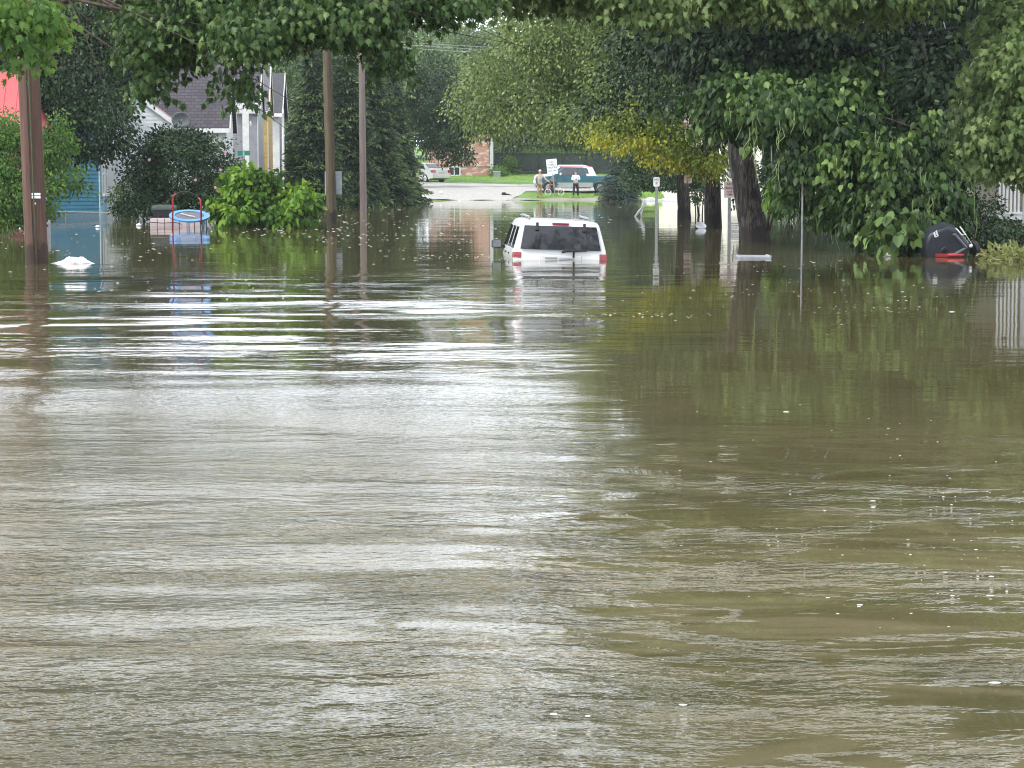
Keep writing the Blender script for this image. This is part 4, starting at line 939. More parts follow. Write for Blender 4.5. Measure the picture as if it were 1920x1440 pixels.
# bicycle between the two
Yb_ = 141.4; bx = PX(1039.5, Yb_); bz = tz(Yb_)
bi = empty('bicycle', (bx, Yb_, bz), R(4), 'small white wheeled bicycle leaning between the two left people', 'bicycle', rot=(R(-8), 0, R(4)))
for x in (-.43, .43):
    m = MB(); m.tube([(x+.20*math.cos(a), 0, .21+.20*math.sin(a)) for a in [2*math.pi*k/24 for k in range(25)]], .02, 6, cap=False); t_ = m.build('wheel', trimw, bi, smooth=True)
    m = MB()
    for k in range(10): a = math.pi*2*k/10; m.tube([(x, 0, .21), (x+.19*math.cos(a), 0, .21+.19*math.sin(a))], .006, 4)
    m.tube([(x, -.04, .27), (x, .04, .27)], .03, 6); m.build('spokes', chrome, t_)
m = MB(); m.tube([(-.43, 0, .27), (-.33, 0, .62), (-.30, 0, .78)], .02, 6); m.tube([(-.35, 0, .58), (0, 0, .30), (.16, 0, .60), (-.34, 0, .62)], .02, 6); m.tube([(0, 0, .3), (.43, 0, .27), (.16, 0, .58)], .016, 6); m.build('frame', paint('bike_red', (.30,.05,.04), .4), bi, smooth=True)
m = MB(); m.tube([(-.30, -.26, .84), (-.34, -.1, .80), (-.34, .1, .80), (-.30, .26, .84)], .016, 6); m.build('handlebar', black, bi); m = MB(); m.sphere((.19, 0, .70), (.13,.06,.03), 10, 6); m.build('saddle', black, bi); m = MB(); m.tube([(.16,0,.6),(.18,0,.69)], .014, 6); m.build('seat_post', chrome, bi)

# ------------------------------------------------------------------ things in the flood
Ym = 66.5
tp = empty('mini_trampoline', (PX(357, Ym), Ym, zc(405.5, Ym)), R(0), 'small blue trampoline with red handlebar floating before the dark bush', 'trampoline', rot=(R(15), R(3), 0))
padm = paint('blue_pad', (.06,.27,.60), .45, (.05,.22,.52), 5); redm = paint('red_foam', (.42,.04,.045), .6)
def ring(R0, R1, z0, z1, n=40): return [[(r*math.cos(2*math.pi*k/n), r*math.sin(2*math.pi*k/n), z) for k in range(n)] for r, z in ((R0, z0), (R1, z0), (R1, z1), (R0, z1), (R0, z0))]
m = MB(); m.loft(ring(.46, .63, -.02, .035), cap=False); m.build('pad', padm, tp, smooth=40)
m = MB(); m.loft([[(r*math.cos(2*math.pi*k/32), r*math.sin(2*math.pi*k/32), z) for k in range(32)] for r, z in ((.47, .012), (.01, .004))]); m.build('mat', paint('grey_mat', (.12,.13,.16), .7), tp)
for k in range(5):
    a = 2*math.pi*k/5+.5; m = MB(); m.tube([(.55*math.cos(a), .55*math.sin(a), -.02), (.55*math.cos(a), .55*math.sin(a), -.55)], .018, 6); m.build('leg', padm, tp)
for s in (-1, 1):
    m = MB(); m.tube([(s*.43, -.46, -.1), (s*.43, -.46, .55), (s*.42, -.44, .66), (s*.34, -.42, .73)] if s > 0 else [(-.45, -.46, -.35), (-.44, -.46, .62), (-.42, -.44, .75), (-.33, -.42, .84)], .025, 8); m.build('handle_post', redm, tp, smooth=True)
m = MB(); m.tube([(-.34+.68*i/12, -.42, .83-.10*i/12+.13*math.sin(math.pi*i/12)) for i in range(13)], .013, 6); m.build('handlebar', blackp, tp, smooth=True)
m = MB(); m.tube([(-.28, .1, .05), (.0, -.1, .045), (.2, -.18, .05)], .018, 6); o = m.build('stick', paint('pale_stick', (.6,.5,.46), .8), tp)
# pale pink storage box
Yx = 68.2; pinkp = paint('pale_pink_plastic', (.62,.50,.49), .5, (.54,.43,.42), 7)
pbx = empty('storage_crate', (PX(334, Yx), Yx, .0), 0, 'pale pink slatted crate half sunk under the trampoline', 'crate')
wd = (383-286)/F*Yx; m = MB(); n = 7
for i in range(n): x = -wd/2+wd*i/n; m.bbox(x+.012, x+wd/n-.012, -.3, .3, -.5, zc(409, Yx))
m.build('panel', pinkp, pbx)
m = MB(); m.bbox(-wd/2+.004, wd/2-.004, -.28, .28, -.5, zc(409, Yx)-.02); m.build('frame', blackp, pbx)
m = MB(); m.tube([(-wd/2-.02, -.33, .13), (-wd/4, -.34, .10), (0, -.33, .12), (.2, -.33, .06)], .012, 5); m.build('strap', black, pbx)
bn = empty('black_bin', (PX(310, 69.2), 69.2, zc(407, 69.2)), 0, 'black lidded bin standing on the pale pink crate', 'bin')
hb_ = 23/F*69.2; m = MB(); m.loft([[(-.30,-.25,0),(.30,-.25,0),(.30,.25,0),(-.30,.25,0)],[(-.34,-.28,hb_*.55),(.34,-.28,hb_*.55),(.34,.28,hb_*.55),(-.34,.28,hb_*.55)]]); bevel(m.build('body', blackp, bn), .02)
m = MB(); m.loft([[(-.37,-.31,hb_*.56),(.37,-.31,hb_*.56),(.37,.31,hb_*.56),(-.37,.31,hb_*.56)],[(-.36,-.30,hb_*.8),(.36,-.30,hb_*.8),(.36,.30,hb_*.8),(-.36,.30,hb_*.8)],[(-.30,-.22,hb_),(.30,-.22,hb_),(.30,.22,hb_),(-.30,.22,hb_)]]); bevel(m.build('lid', paint('dark_green_plastic', (.035,.045,.042), .4), bn), .02)
# white bag
def blobmesh(mb, c, r, rng, nu=18, nv=10, amp=.12):
    ph = [(rng.uniform(0, 6), rng.uniform(1, 4), rng.uniform(1, 4)) for _ in range(6)]; rings = []
    for i in range(nv+1):
        t = math.pi*i/nv; ringp = []
        for k in range(nu):
            a = 2*math.pi*k/nu; d = 1+amp*sum(math.sin(p0+fa*round(1)*a*round(f1)+fb*t) for p0, fa, fb in ph for f1 in (1,))/3
            q = max(math.sin(t), .01); ringp.append((c[0]+r[0]*q*math.cos(a)*d, c[1]+r[1]*q*math.sin(a)*d, c[2]+r[2]*math.cos(t)*d))
        rings.append(ringp)
    return mb.loft(rings)
rg_ = random.Random(4); Yg = 39.3
bagm = paint('white_plastic_bag', (.82,.80,.79), .4, (.62,.55,.52), 9, .01)
m = MB(); nb = 22
rings = []
for i in range(nb+1):
    t = i/nb; x = -.42+.80*t; h = .004+.145*max(0, math.sin(math.pi*min(1, t*1.02)))**1.3*(.35+.9*t)*(1+.16*math.sin(t*19)); wy = .03+.17*math.sin(math.pi*min(.97, max(.05, t)))
    rings.append([(x, wy*math.cos(a)*(1+.08*math.sin(5*a+i)), max(-.03, h*math.sin(a)*(1+.12*math.sin(4*a+i*1.7)))) for a in [2*math.pi*k/18 for k in range(18)]])
m.loft(rings); bg_ = m.build('plastic_bag', bagm, smooth=True, loc=(PX(139, Yg), Yg, 0)); tag(bg_, 'crumpled white plastic bag floating beside the left pole', 'bag')
# tilted white lid near the trunks
m = MB(); m.loft([[(r*math.cos(2*math.pi*k/28), z, r*math.sin(2*math.pi*k/28)*.98) for k in range(28)] for r, z in ((.01, .02), (.13, .01), (.165, -.02), (.165, -.05), (.15, -.05), (.12, -.01), (.01, 0))])
ld = m.build('bucket_cover', paint('white_lid', (.70,.71,.76), .35, (.62,.63,.68), 6), smooth=35, loc=(PX(1313, 65), 65, .06)); ld.rotation_euler = (R(-55), R(12), 0); tag(ld, 'round white bucket cover floating in front of the middle trunk', 'cover')
# flat grey board
m = MB(); m.box((0, 0, 0), (.62, .5, .05)); m.box((.3, 0, .03), (.05, .4, .03)); bd = m.build('floating_board', paint('wet_grey_board', (.36,.38,.42), .4), loc=(PX(1412, 41.8), 41.8, .02)); bd.rotation_euler = (R(2), R(1), R(4)); bevel(bd, .01); tag(bd, 'flat grey board floating before the big leaning trunk', 'board')
# white boards by the far shore
m = MB(); m.box((0, 0, 0), (2.0, .5, .10)); m.sphere((-.6, 0, .06), (.3,.25,.10), 10, 6); m.sphere((.5, 0, .05), (.4,.22,.09), 10, 6); fb = m.build('floating_foam_sheet', paint('foam_white', (.82,.82,.80), .6), loc=(PX(1237, 134), 134, .06)); tag(fb, 'long white foam sheet stranded at the far water edge', 'foam sheet')
# bent white pipe
lp = MB(); Yq = 84; lp.tube([at(1208, 374, Yq), at(1207, 386, Yq), at(1197, 398, Yq), at(1188, 412, Yq)], .05, 8); lp.tube([at(1206, 380, Yq), at(1202, 400, Yq), at(1203, 412, Yq)], .04, 8)
tag(lp.build('bent_pipe', paint('white_pipe', (.66,.66,.66), .5), smooth=True), 'bent white pipe sticking out of the water left of the trunks', 'pipe')
# two white balls and scraps
for i, (px, py, r, lab) in enumerate(((828, 374, .11, 'white ball floating at the edge of the gravel, left of two'), (862, 376, .07, 'smaller white ball floating at the gravel edge, right of two'))):
    Yq = CH*F/(py-328); m = MB(); m.sphere((0, 0, 0), r, 14, 10); o = m.build('ball', trimw, smooth=True, loc=(PX(px, Yq+1.6), Yq+1.6, tz(Yq+1.6)+r)); tag(o, lab, 'ball')
m = MB(); Yq = 140.8; m.tube([(0, 0, .02), (.3, .05, .07), (.6, .1, .03)], [.07, .11, .05], 10, lump=.12, rng=random.Random(3)); m.sphere((.1, 0, .14), (.16, .12, .13), 10, 7); o = m.build('driftwood', barkd, smooth=True, loc=(PX(942, Yq), Yq, tz(Yq))); tag(o, 'dark lump of driftwood on the wet gravel edge', 'driftwood')
# garden chair washed up by the left bush
Yq = 131; ch = empty('garden_chair', (PX(766, Yq), Yq, 0), R(30), 'white and dark garden chair sunk beside the far left bush', 'chair', rot=(R(-12), R(8), R(30)))
m = MB(); m.box((0, 0, .12), (.55, .5, .05)); bevel(m.build('seat', paint('dark_blue_seat', (.04,.06,.09), .6), ch), .01); m = MB(); m.box((0, .27, .38), (.55, .05, .5), Matrix.Rotation(R(-10), 3, 'X')); bevel(m.build('backrest', paint('dark_blue_seat', (.04,.06,.09), .6), ch), .01)
for sx in (-1, 1):
    for sy in (-1, 1): m = MB(); m.tube([(sx*.28, sy*.25, -.4), (sx*.28, sy*.25, .12 if sy < 0 else .6)], .025, 6); m.build('leg', trimw, ch)
    m = MB(); m.tube([(sx*.3, -.28, .1), (sx*.3, -.25, .34), (sx*.3, .25, .36)], .025, 6); m.build('arm', trimw, ch)
# tipped black bin under the catalpa
Yt2 = 42.3
tb = empty('tipped_bin', (PX(1778, Yt2), Yt2, 0.04), 0, 'large black wheeled bin lying tipped in the water under hanging leaves', 'bin', rot=(R(8), R(0), R(0)))
m = MB()
hexa = [(-.50, .02), (-.49, .28), (-.40, .44), (-.05, .58), (.16, .52), (.44, .18), (.36, .0), (.1, -.3), (-.3, -.3)]
inn = [(x*.9-.01, z*.9+.01) for x, z in hexa]
m.loft([[(x, .55, z) for x, z in hexa], [(x, -.02, z) for x, z in hexa], [(x, -.06, z) for x, z in inn]]); bevel(m.build('body', paint('dark_blue_plastic', (.035,.040,.055), .35, (.02,.023,.032), 5), tb, smooth=30), .02, 2)
m = MB(); m.loft([[(.02, -.08, .44), (.10, -.08, .46), (.36, -.10, .17), (.27, -.08, .17)], [(.04, -.12, .43), (.09, -.12, .44), (.32, -.14, .17), (.28, -.12, .17)]]); m.loft([[(.27, -.08, .168), (.36, -.10, .168), (.15, -.1, .03), (.06, -.08, .05)], [(.28, -.12, .168), (.32, -.14, .168), (.14, -.14, .04), (.08, -.12, .05)]]); bevel(m.build('rib', paint('bin_rib', (.09,.10,.125), .4), tb), .01)
m = MB(); m.loft([[(-.2, -.075, .1), (-.1, -.075, .2), (-.02, -.075, .14), (-.1, -.075, .06)], [(-.17, -.09, .11), (-.11, -.09, .17), (-.06, -.09, .13), (-.1, -.09, .09)]]); m.build('recess', black, tb)
m = MB(); m.tube([(.10, -.07, .55), (.22, -.08, .42), (.30, -.08, .42), (.18, -.06, .58)], .014, 6); m.tube([(.30, -.08, .42), (.46, -.02, .2)], .006, 6); m.sphere((.41, -.09, .20), (.035,.03,.035), 8, 6); m.build('lid_edge', trimw, tb)
m = MB(); m.tube([(-.30, -.09, .38), (-.33, -.09, .46), (-.29, -.09, .50), (-.25, -.09, .40), (-.30, -.09, .38)], .018, 6); m.tube([(-.31,-.09,.44),(-.26,-.09,.43)], .012, 5); m.build('emblem', trimw, tb)
m = MB(); m.box((-.03, -.10, .015), (.50, .06, .05)); m.sphere((.1, -.1, .02), (.2,.06,.04), 10, 6); m.build('red_rim', redm, tb, smooth=40)
m = MB(); m.tube([(.5, .1, .1), (.58, .12, .12)], .16, 16); m.build('wheel', black, tb, smooth=40)
# crumpled white tub at the leaf tips
m = MB(); blobmesh(m, (0, 0, 0), (.22, .15, .055), random.Random(9), amp=.2); o = m.build('plastic_bag', bagm, smooth=True, loc=(PX(1662, 42.6), 42.6, .02)); tag(o, 'grey white plastic bag caught below the big hanging leaves', 'bag')
# small floating scraps near the fence
for px, py, r, lab in ((41, 424, .07, 'small white tub floating left of the nearest pole'), (185, 426, .07, 'small pale scrap floating in front of the blue house'), (262, 423, .09, 'white crumpled cup drifting beside the pink crate')):
    Yq = CH*F/(py-328); m = MB(); blobmesh(m, (0, 0, 0), (r, r*.8, r*.55), random.Random(px), 12, 8, .12); o = m.build('scrap', trimw, smooth=True, loc=(PX(px, Yq), Yq, .03)); tag(o, lab, 'litter')

# foam flecks, bubbles and specks drifting on the surface: nobody could count them
rng = np.random.default_rng(77)
def flecks(name, pts, rad, mat, kind='stuff', flat=.5):
    V, Fc = [], []; n = 7
    for (x, y), r in zip(pts, rad):
        b = len(V); e = 1+rng.random()*1.2
        for rr, z in ((1, .0), (.75, flat*.7), (.02, flat)):
            for k in range(n): a = 2*math.pi*k/n; V.append((x+r*rr*e*math.cos(a), y+r*rr*math.sin(a), .001+z*r))
        for j in range(2):
            for k in range(n): Fc.append((b+j*n+k, b+j*n+(k+1) % n, b+(j+1)*n+(k+1) % n, b+(j+1)*n+k))
        Fc.append(tuple(b+2*n+k for k in range(n)))
    m = MB(); m.v, m.f = V, Fc; o = m.build(name, mat, smooth=True); o['kind'] = kind; return o
def wpt(px, py): Yq = CH*F/(py-328); return PX(px, Yq), Yq
P, Rd = [], []
for cx, cy, sx, sy, n, r0 in ((1790, 950, 95, 75, 60, 2.3), (1830, 1080, 70, 45, 20, 3.2), (1560, 1020, 120, 45, 24, 2.4), (1470, 790, 160, 30, 22, 2), (1650, 860, 160, 60, 16, 2.5), (1300, 960, 260, 120, 16, 2.2), (1650, 1150, 110, 30, 10, 4)):
    for _ in range(n):
        px, py = rng.normal(cx, sx), rng.normal(cy, sy)
        if px > 1930 or py < 600: continue
        x, y = wpt(px, py); P.append((x, y)); Rd.append(r0*rng.uniform(.3, 1.0)**1.4*y/F*.8)
for px, py, r in ((1882, 1294, 9), (1040, 1355, 8), (1105, 1359, 5), (1287, 1337, 7), (1871, 1088, 6), (1870, 1125, 6), (1477, 773, 4), (1786, 584, 4), (1622, 1143, 6), (1798, 1125, 5), (1644, 943, 4)):
    x, y = wpt(px, py); P.append((x, y)); Rd.append(r*y/F*.75)
flecks('foam_bubbles', P, Rd, paint('foam', (.72,.70,.63), .6), flat=.25)
P, Rd = [], []
for cx, cy, sx, sy, n in ((560, 425, 90, 14, 170), (760, 440, 110, 20, 150), (1300, 560, 260, 30, 60), (1180, 590, 110, 3, 60), (1650, 578, 90, 3, 26), (200, 470, 140, 25, 90), (850, 480, 60, 4, 60), (1000, 410, 120, 10, 70), (1450, 510, 150, 15, 30), (420, 545, 200, 15, 60), (1600, 555, 100, 12, 30)):
    for _ in range(n):
        px, py = rng.normal(cx, sx), rng.normal(cy, sy)
        if py < 386: continue
        x, y = wpt(px, py); P.append((x, y)); Rd.append(rng.uniform(.5, 1.9)*y/F)
flecks('floating_specks', P, Rd, paint('debris_speck', (.52,.50,.42), .7, (.25,.22,.15), 3), flat=.35)

# ------------------------------------------------------------------ trees and plants
def low(zmn): return lambda C: C[:, 2] > zmn
# big catalpa with the leaning trunk
bl = [pb(1480,205,47,140,65,2.0), pb(1370,175,48,70,50,1.2), pb(1580,290,46,110,100,1.6), pb(1488,290,45.5,42,34,.6,.7), pb(1650,370,44.5,85,85,1.0), pb(1720,330,45,85,110,1.2), pb(1585,395,46,38,52,.7,.8), pb(1700,425,43.6,70,45,.8), pb(1768,385,44.5,46,60,.8,.8), pb(1540,150,49,150,60,1.4)]
e = empty('catalpa_tree', (0, 0, 0), label='catalpa with thick dark leaning trunk and long hanging seed pods', cat='tree')
trunkmesh((PX(1428, 51), 51, -.8), at(1378, 190, 51.5), .37, .25, bl, random.Random(11), barkd, e, n=28, lump=.10, bend=(-.05, 0))
def cutc(C): return C[:, 2] > .10+np.maximum(0, (PX(1600, 44)-C[:, 0]))*.45
crown('crown', bl, lm_cat, e, 11, dens=4.6, cl=.26, per=32, size=.15, kind='heart', droop=1.2, lump=.34, cut=cutc, zmin=.02)
rngp = np.random.default_rng(5); C, O = blobs_clusters(bl[:9], 3.2, rngp, .85, .2); k = (C[:, 2] > .75) & (O[:, 1] < -.25) & (O[:, 2] < .45); C = C[k]+O[k]*.30-L([0, 0, .12])
m = MB()
for c in C[rngp.permutation(len(C))[:380]]:
    for _ in range(rngp.integers(1, 4)):
        p = Vector(c)+Vector(rngp.normal(size=3)*.07); ln = rngp.uniform(.25, .5); m.tube([p, p+Vector((rngp.normal()*.03, 0, -ln*.5)), p+Vector((rngp.normal()*.07, 0, -ln))], [.006, .008, .004], 4)
o = m.build('seed_pods', paint('pod_green', (.22,.29,.11), .7, (.14,.20,.07), 5), e); o['kind'] = 'stuff'
# second catalpa shoot cluster with the biggest leaves at the water
e = empty('catalpa_branch_clump', (0, 0, 0), label='cluster of very large heart shaped leaves dipping into the water', cat='plant')
trunkmesh((PX(1690, 43.2), 43.6, -.4), at(1683, 420, 43), .03, .015, [], random.Random(2), barkb, e, name='stem')
crown('foliage', [pb(1680,425,42.6,42,32,.35)], lm_cat, e, 3, dens=11, cl=.16, per=7, size=.22, kind='heart', droop=1.2, zmin=.02, tone=.15)
# dark mass behind it, canopy shade put into its leaf colour
tree('shade_tree', (PX(1690, 60), 60, -.8), at(1690, 0, 60), .35, .2, [pb(1640,120,58,260,150,3), pb(1760,200,47,110,130,1.6), pb(1450,70,50,260,55,2), pb(1560,-250,60,380,260,4,.7), pb(1850,-500,60,400,320,4.5,.6), pb(1340,60,59,160,70,2)], lm_shade, barkd, 12, 'tall tree in painted shade filling the upper right behind the catalpa', dens=3.4, cl=.42, per=36, size=.17, droop=.6)
# yellow fringed tree
e = empty('yellowing_tree', (0, 0, 0), label='tree with yellow green lower leaves and broad dark middle trunk', cat='tree')
bl6 = [pb(1290,150,66,180,130,2.5), pb(1330,-150,68,240,220,4,.7), pb(1360,-500,70,260,260,4.5,.5)]
trunkmesh((PX(1337, 66.8), 66.8, -.8), at(1330, 80, 67), .28, .2, bl6, random.Random(14), barkd, e, n=20, lump=.08)
crown('crown', bl6, lm_deep, e, 14, dens=3.2, cl=.42, per=34, size=.14)
crown('yellow_fringe', [pb(1175,262,65,60,22,.9), pb(1130,248,65.5,38,18,.6), pb(1235,285,65,45,28,.9), pb(1280,290,65,35,30,.9,.7), pb(1330,300,65,40,32,.9)], lm_yel, e, 15, dens=5, cl=.2, per=26, size=.10, droop=.9)['label'] = 'yellow lower leaves'
crown('green_fringe', [pb(1335,280,64.2,48,52,.9,1.2), pb(1275,258,64.6,70,38,1,1.2), pb(1200,225,65,70,30,1)], lm_ygreen, e, 16, dens=4, cl=.25, per=30, size=.11)
# light green tree in the centre
e = tree('street_tree', (PX(1283, 79), 79, -.8), at(1270, 150, 79), .22, .14, [pb(1000,150,80,150,90,2.5), pb(1090,90,79,150,90,3), pb(1180,150,78,130,110,3), pb(1240,0,78,200,160,4,.8), pb(920,200,81,65,55,1.5,.9), pb(1120,220,77,90,50,2), pb(1040,50,80,110,50,2.5)], lm_street, barkd, 17, 'light green street tree leaning over the road in the centre', dens=4.2, cl=.38, per=34, size=.125, droop=.7, lump=.35, tone=.1)
# filler trees behind trunks
bush('dark_cedar', [pb(1225,340,96,50,50,1.4), pb(1210,290,97,45,40,1.3), pb(1270,310,92,50,52,1.6), pb(1310,330,92,30,36,1.2)], lm_dark, 18, 'dark evergreen crowns hanging low behind the small white sign', base=(PX(1283, 96), 96, 1.5), dens=5, cl=.32, per=40, size=.13, zmin=.95)
bush('low_shrub', [pb(1312,366,86,22,12,.6)], lm_deep, 64, 'low green shrub between the two upright dark trunks', dens=8, cl=.16, per=30, size=.10)
bush('trunk_side_shrub', [pb(1390,375,64,14,14,.35)], lm_deep, 19, 'small dark shrub left of the leaning trunk', base=(PX(1392, 64), 64, -.3), dens=8, cl=.16, per=30, size=.10)
bush('backyard_shrub', [pb(1475,362,74,34,28,1.2), pb(1530,358,78,38,36,1.2), pb(1600,370,80,60,50,1.5), pb(1470,320,80,60,40,1.4), pb(1555,420,70,40,30,.9)], lm_deep, 20, 'dark shrubs in the shade right of the leaning trunk', dens=5, cl=.28, per=38, size=.12)
bush('bright_sprig', [pb(1455,360,50.5,14,30,.3), pb(1462,388,50.5,10,12,.25)], lm_sap, 21, 'bright green leafy sprig hanging beside the leaning trunk', base=(PX(1432, 51), 50.8, .3), stems=2, dens=9, cl=.12, per=14, size=.17, kind='heart', droop=1.3)
# right side maple, crown entering the picture
tree('right_maple', (10.3, 37, -.8), (10.6, 37, 5.5), .3, .2, [pb(1920,150,34,100,100,1.6), pb(1890,245,34,80,60,1.2), pb(1960,265,34,70,55,1.2), pb(1990,60,35,120,120,2.2), pb(1845,190,34.3,36,22,.5,.8), pb(1880,40,35,45,25,.8,.8), pb(2150,-100,36,250,280,3,.6)], lm_maple2, barkb, 22, 'pale green maple reaching in from the right edge', dens=9, cl=.23, per=44, size=.12, kind='maple', droop=1.3, lump=.3, lw=.25)
# maple canopy hanging over the top of the view
blA = [pb(300,50,30,60,65,.8), pb(287,140,29.5,22,20,.3,.7), pb(385,8,30,80,50,.9), pb(460,62,29,44,48,.7), pb(452,140,29,24,24,.35,.8), pb(550,10,30,90,50,.9), pb(650,0,30,100,52,.9), pb(715,60,30,28,38,.35,.8), pb(800,-25,31,110,52,.9), pb(330,-30,31,150,50,1.0,.7), pb(620,-50,31,200,45,1.0,.6), pb(735,105,30.5,18,14,.25,.6), pb(520,55,29.5,30,25,.4,.6)]
tree('overhanging_maple', (-9.6, 32, -.8), (-9.3, 32, 5.2), .32, .22, blA+[(-8.8, 31, 5.4, 1.4, 1.6, .9, .8)], lm_maple, barkb, 23, 'maple branches hanging across the top left of the view', dens=10, cl=.21, per=46, size=.105, kind='maple', droop=1.3, lump=.25, lw=.2)
tree('near_left_maple', (-8.6, 25, -.8), (-8.4, 25, 4.8), .25, .18, [pb(20,20,24.5,60,40,.6), pb(75,30,24.5,42,32,.5), pb(60,85,24.5,16,16,.2,.6), pb(-150,-60,25,150,100,1.4,.8)], lm_sap, barkb, 24, 'bright maple twigs drooping over the top of the nearest pole', dens=9, cl=.17, per=34, size=.105, kind='maple', droop=1.4, lw=.2)
blB = [pb(960,-45,33,110,40,.9), pb(1080,-42,33,110,42,.9), pb(1215,-25,32,80,36,.7), pb(1245,18,32,22,22,.3,.8), pb(1340,-38,33,110,40,.9), pb(1480,-38,33,120,42,.9), pb(1640,-35,34,140,45,1), pb(1200,-110,34,300,70,1.6,.6), pb(1600,-130,35,320,90,2,.6)]
tree('top_right_maple', (11.2, 39, -.8), (11.0, 38, 6.0), .33, .22, blB, lm_maple2, barkb, 25, 'sunlit maple fringe along the top edge right of centre', dens=9, cl=.21, per=44, size=.11, kind='maple', droop=1.3, lump=.25, lw=.2)
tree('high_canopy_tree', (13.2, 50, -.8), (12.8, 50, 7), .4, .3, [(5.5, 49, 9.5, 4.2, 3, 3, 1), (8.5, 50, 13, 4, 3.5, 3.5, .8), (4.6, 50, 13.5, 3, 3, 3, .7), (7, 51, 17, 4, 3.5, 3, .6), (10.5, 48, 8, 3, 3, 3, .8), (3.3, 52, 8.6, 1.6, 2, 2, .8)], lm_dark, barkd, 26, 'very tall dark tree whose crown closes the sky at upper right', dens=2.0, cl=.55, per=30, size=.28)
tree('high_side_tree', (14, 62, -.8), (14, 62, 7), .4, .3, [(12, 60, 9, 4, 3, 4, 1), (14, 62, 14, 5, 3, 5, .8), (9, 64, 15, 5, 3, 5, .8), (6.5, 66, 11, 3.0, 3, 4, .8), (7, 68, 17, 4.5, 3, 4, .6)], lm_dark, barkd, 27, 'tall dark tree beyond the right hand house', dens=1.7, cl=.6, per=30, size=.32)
# left side
tree('dark_maple', (PX(62, 77), 77, -.8), at(70, 150, 77), .4, .25, [pb(120,120,75,130,130,2.5), pb(188,225,74,55,70,1.6), pb(40,60,76,120,120,2.5), pb(210,60,76,75,90,2,.9), pb(110,265,74,50,35,1.2), pb(60,-60,77,170,70,2.5,.6), pb(222,125,75,28,50,1)], lm_dark, barkd, 28, 'large dark green tree behind the nearest pole', dens=5, cl=.36, per=40, size=.14, droop=.7, lump=.3, tone=.05)
tree('left_sapling', (PX(40, 57), 57.5, -.6), at(60, 300, 57), .07, .04, [pb(110,238,57,18,30,.4,1.2), pb(85,280,57,42,38,.7), pb(30,300,57,60,50,1.0), pb(120,330,57,38,28,.7), pb(40,360,56.5,80,42,1), pb(130,262,57,22,12,.3), pb(10,240,57,38,40,.7), pb(150,350,57,18,12,.3), pb(50,392,57,52,22,.9,1.2), pb(-20,330,57,50,60,1.2), pb(5,405,57,50,30,1.2), pb(20,250,57,30,25,.8)], lm_sap, barkb, 29, 'pale green young tree spreading around the nearest pole', dens=10, cl=.2, per=26, size=.095, droop=.7, zmin=.05, tone=-.08)
e = bush('hibiscus_bush', [pb(335,320,75,95,72,1.8), pb(270,330,75,45,55,1.3), pb(405,330,75,48,62,1.3), pb(330,272,75,70,38,1.2), pb(300,380,74,70,26,1.2), pb(430,375,74,50,30,1.1)], lm_dark, 30, 'dark green bush with a few pink blossoms before the white house', dens=6.5, cl=.24, per=38, size=.115, droop=.3, lump=.2, zmin=.02, tone=.12)
fl = paint('pink_petal', (.62,.30,.42), .6)
for px, py in ((423, 285), (414, 319), (367, 338), (404, 352), (280, 300)):
    m = MB(); c = at(px, py, 73.2)
    for k in range(5): a = 2*math.pi*k/5; m.sphere(c+Vector((.025*math.cos(a), -.02, .025*math.sin(a))), (.03,.015,.03), 7, 5)
    m.build('flower', fl, e, smooth=True)
bush('green_bush', [pb(245,385,79,34,20,.9), pb(225,368,80,22,22,.7)], lm_mid, 31, 'mid green low bush right of the blue house', dens=8, cl=.2, per=34, size=.10, zmin=.02, tone=.1)
bush('bright_shrub', [pb(470,345,66,48,28,.8), pb(455,390,66,62,32,1.0), pb(545,382,66,50,32,.9), pb(520,405,65.6,66,20,.9), pb(490,330,66,28,16,.4), pb(415,385,66,28,22,.5), pb(463,313,67,11,9,.2,.8), pb(560,360,66,30,14,.4)], lm_bright, 32, 'vivid green broad leaved shrub standing in the water beside the trampoline', dens=7, cl=.2, per=17, size=.19, kind='heart', droop=.7, zmin=.02, lump=.2)
bush('yellow_green_tuft', [pb(588,380,68,10,36,.4), pb(582,400,68,14,20,.4)], lm_sap, 33, 'pale green feathery tuft right of the vivid shrub', dens=9, cl=.14, per=30, size=.07, zmin=.02, tone=.1)
con_g = 'cedars beyond the utility poles'
for i, (px, Y, H, Rr, sd2, lab) in enumerate(((592, 106, 8.4, 1.9, 40, 'dark cedar left of the mossy utility pole'), (650, 110, 9.2, 2.2, 41, 'dark cedar between the two farther utility poles'), (700, 114, 8.6, 2.3, 42, 'cedar just right of the farthest utility pole'), (738, 120, 7.2, 2.0, 43, 'light green layered cedar beside the parked sedan'), (572, 128, 8.8, 1.5, 44, 'dark cedar right beside the pale house'), (610, 122, 10.0, 2.8, 45, 'tallest dark cedar, behind the poles'))):
    conifer('cedar_tree', (PX(px, Y), Y, tz(Y)*0), H, Rr, lm_con, sd2, lab, con_g, 1.5, .24, .1)
conifer('blue_spruce', (PX(1163, 131), 131, -.1), 3.6, 1.7, lm_spr, 46, 'small blue spruce at the water edge right of the truck', None, 1.7, .13, .1)
bush('shore_bush', [pb(735,358,128,26,22,1.2), pb(765,340,132,22,16,1.2), pb(715,370,126,18,10,1.0)], lm_mid, 47, 'green bush on the shore left of the gravel', dens=6, cl=.26, per=40, size=.13, zmin=.02, tone=.12)
G = 'trees beyond the street'
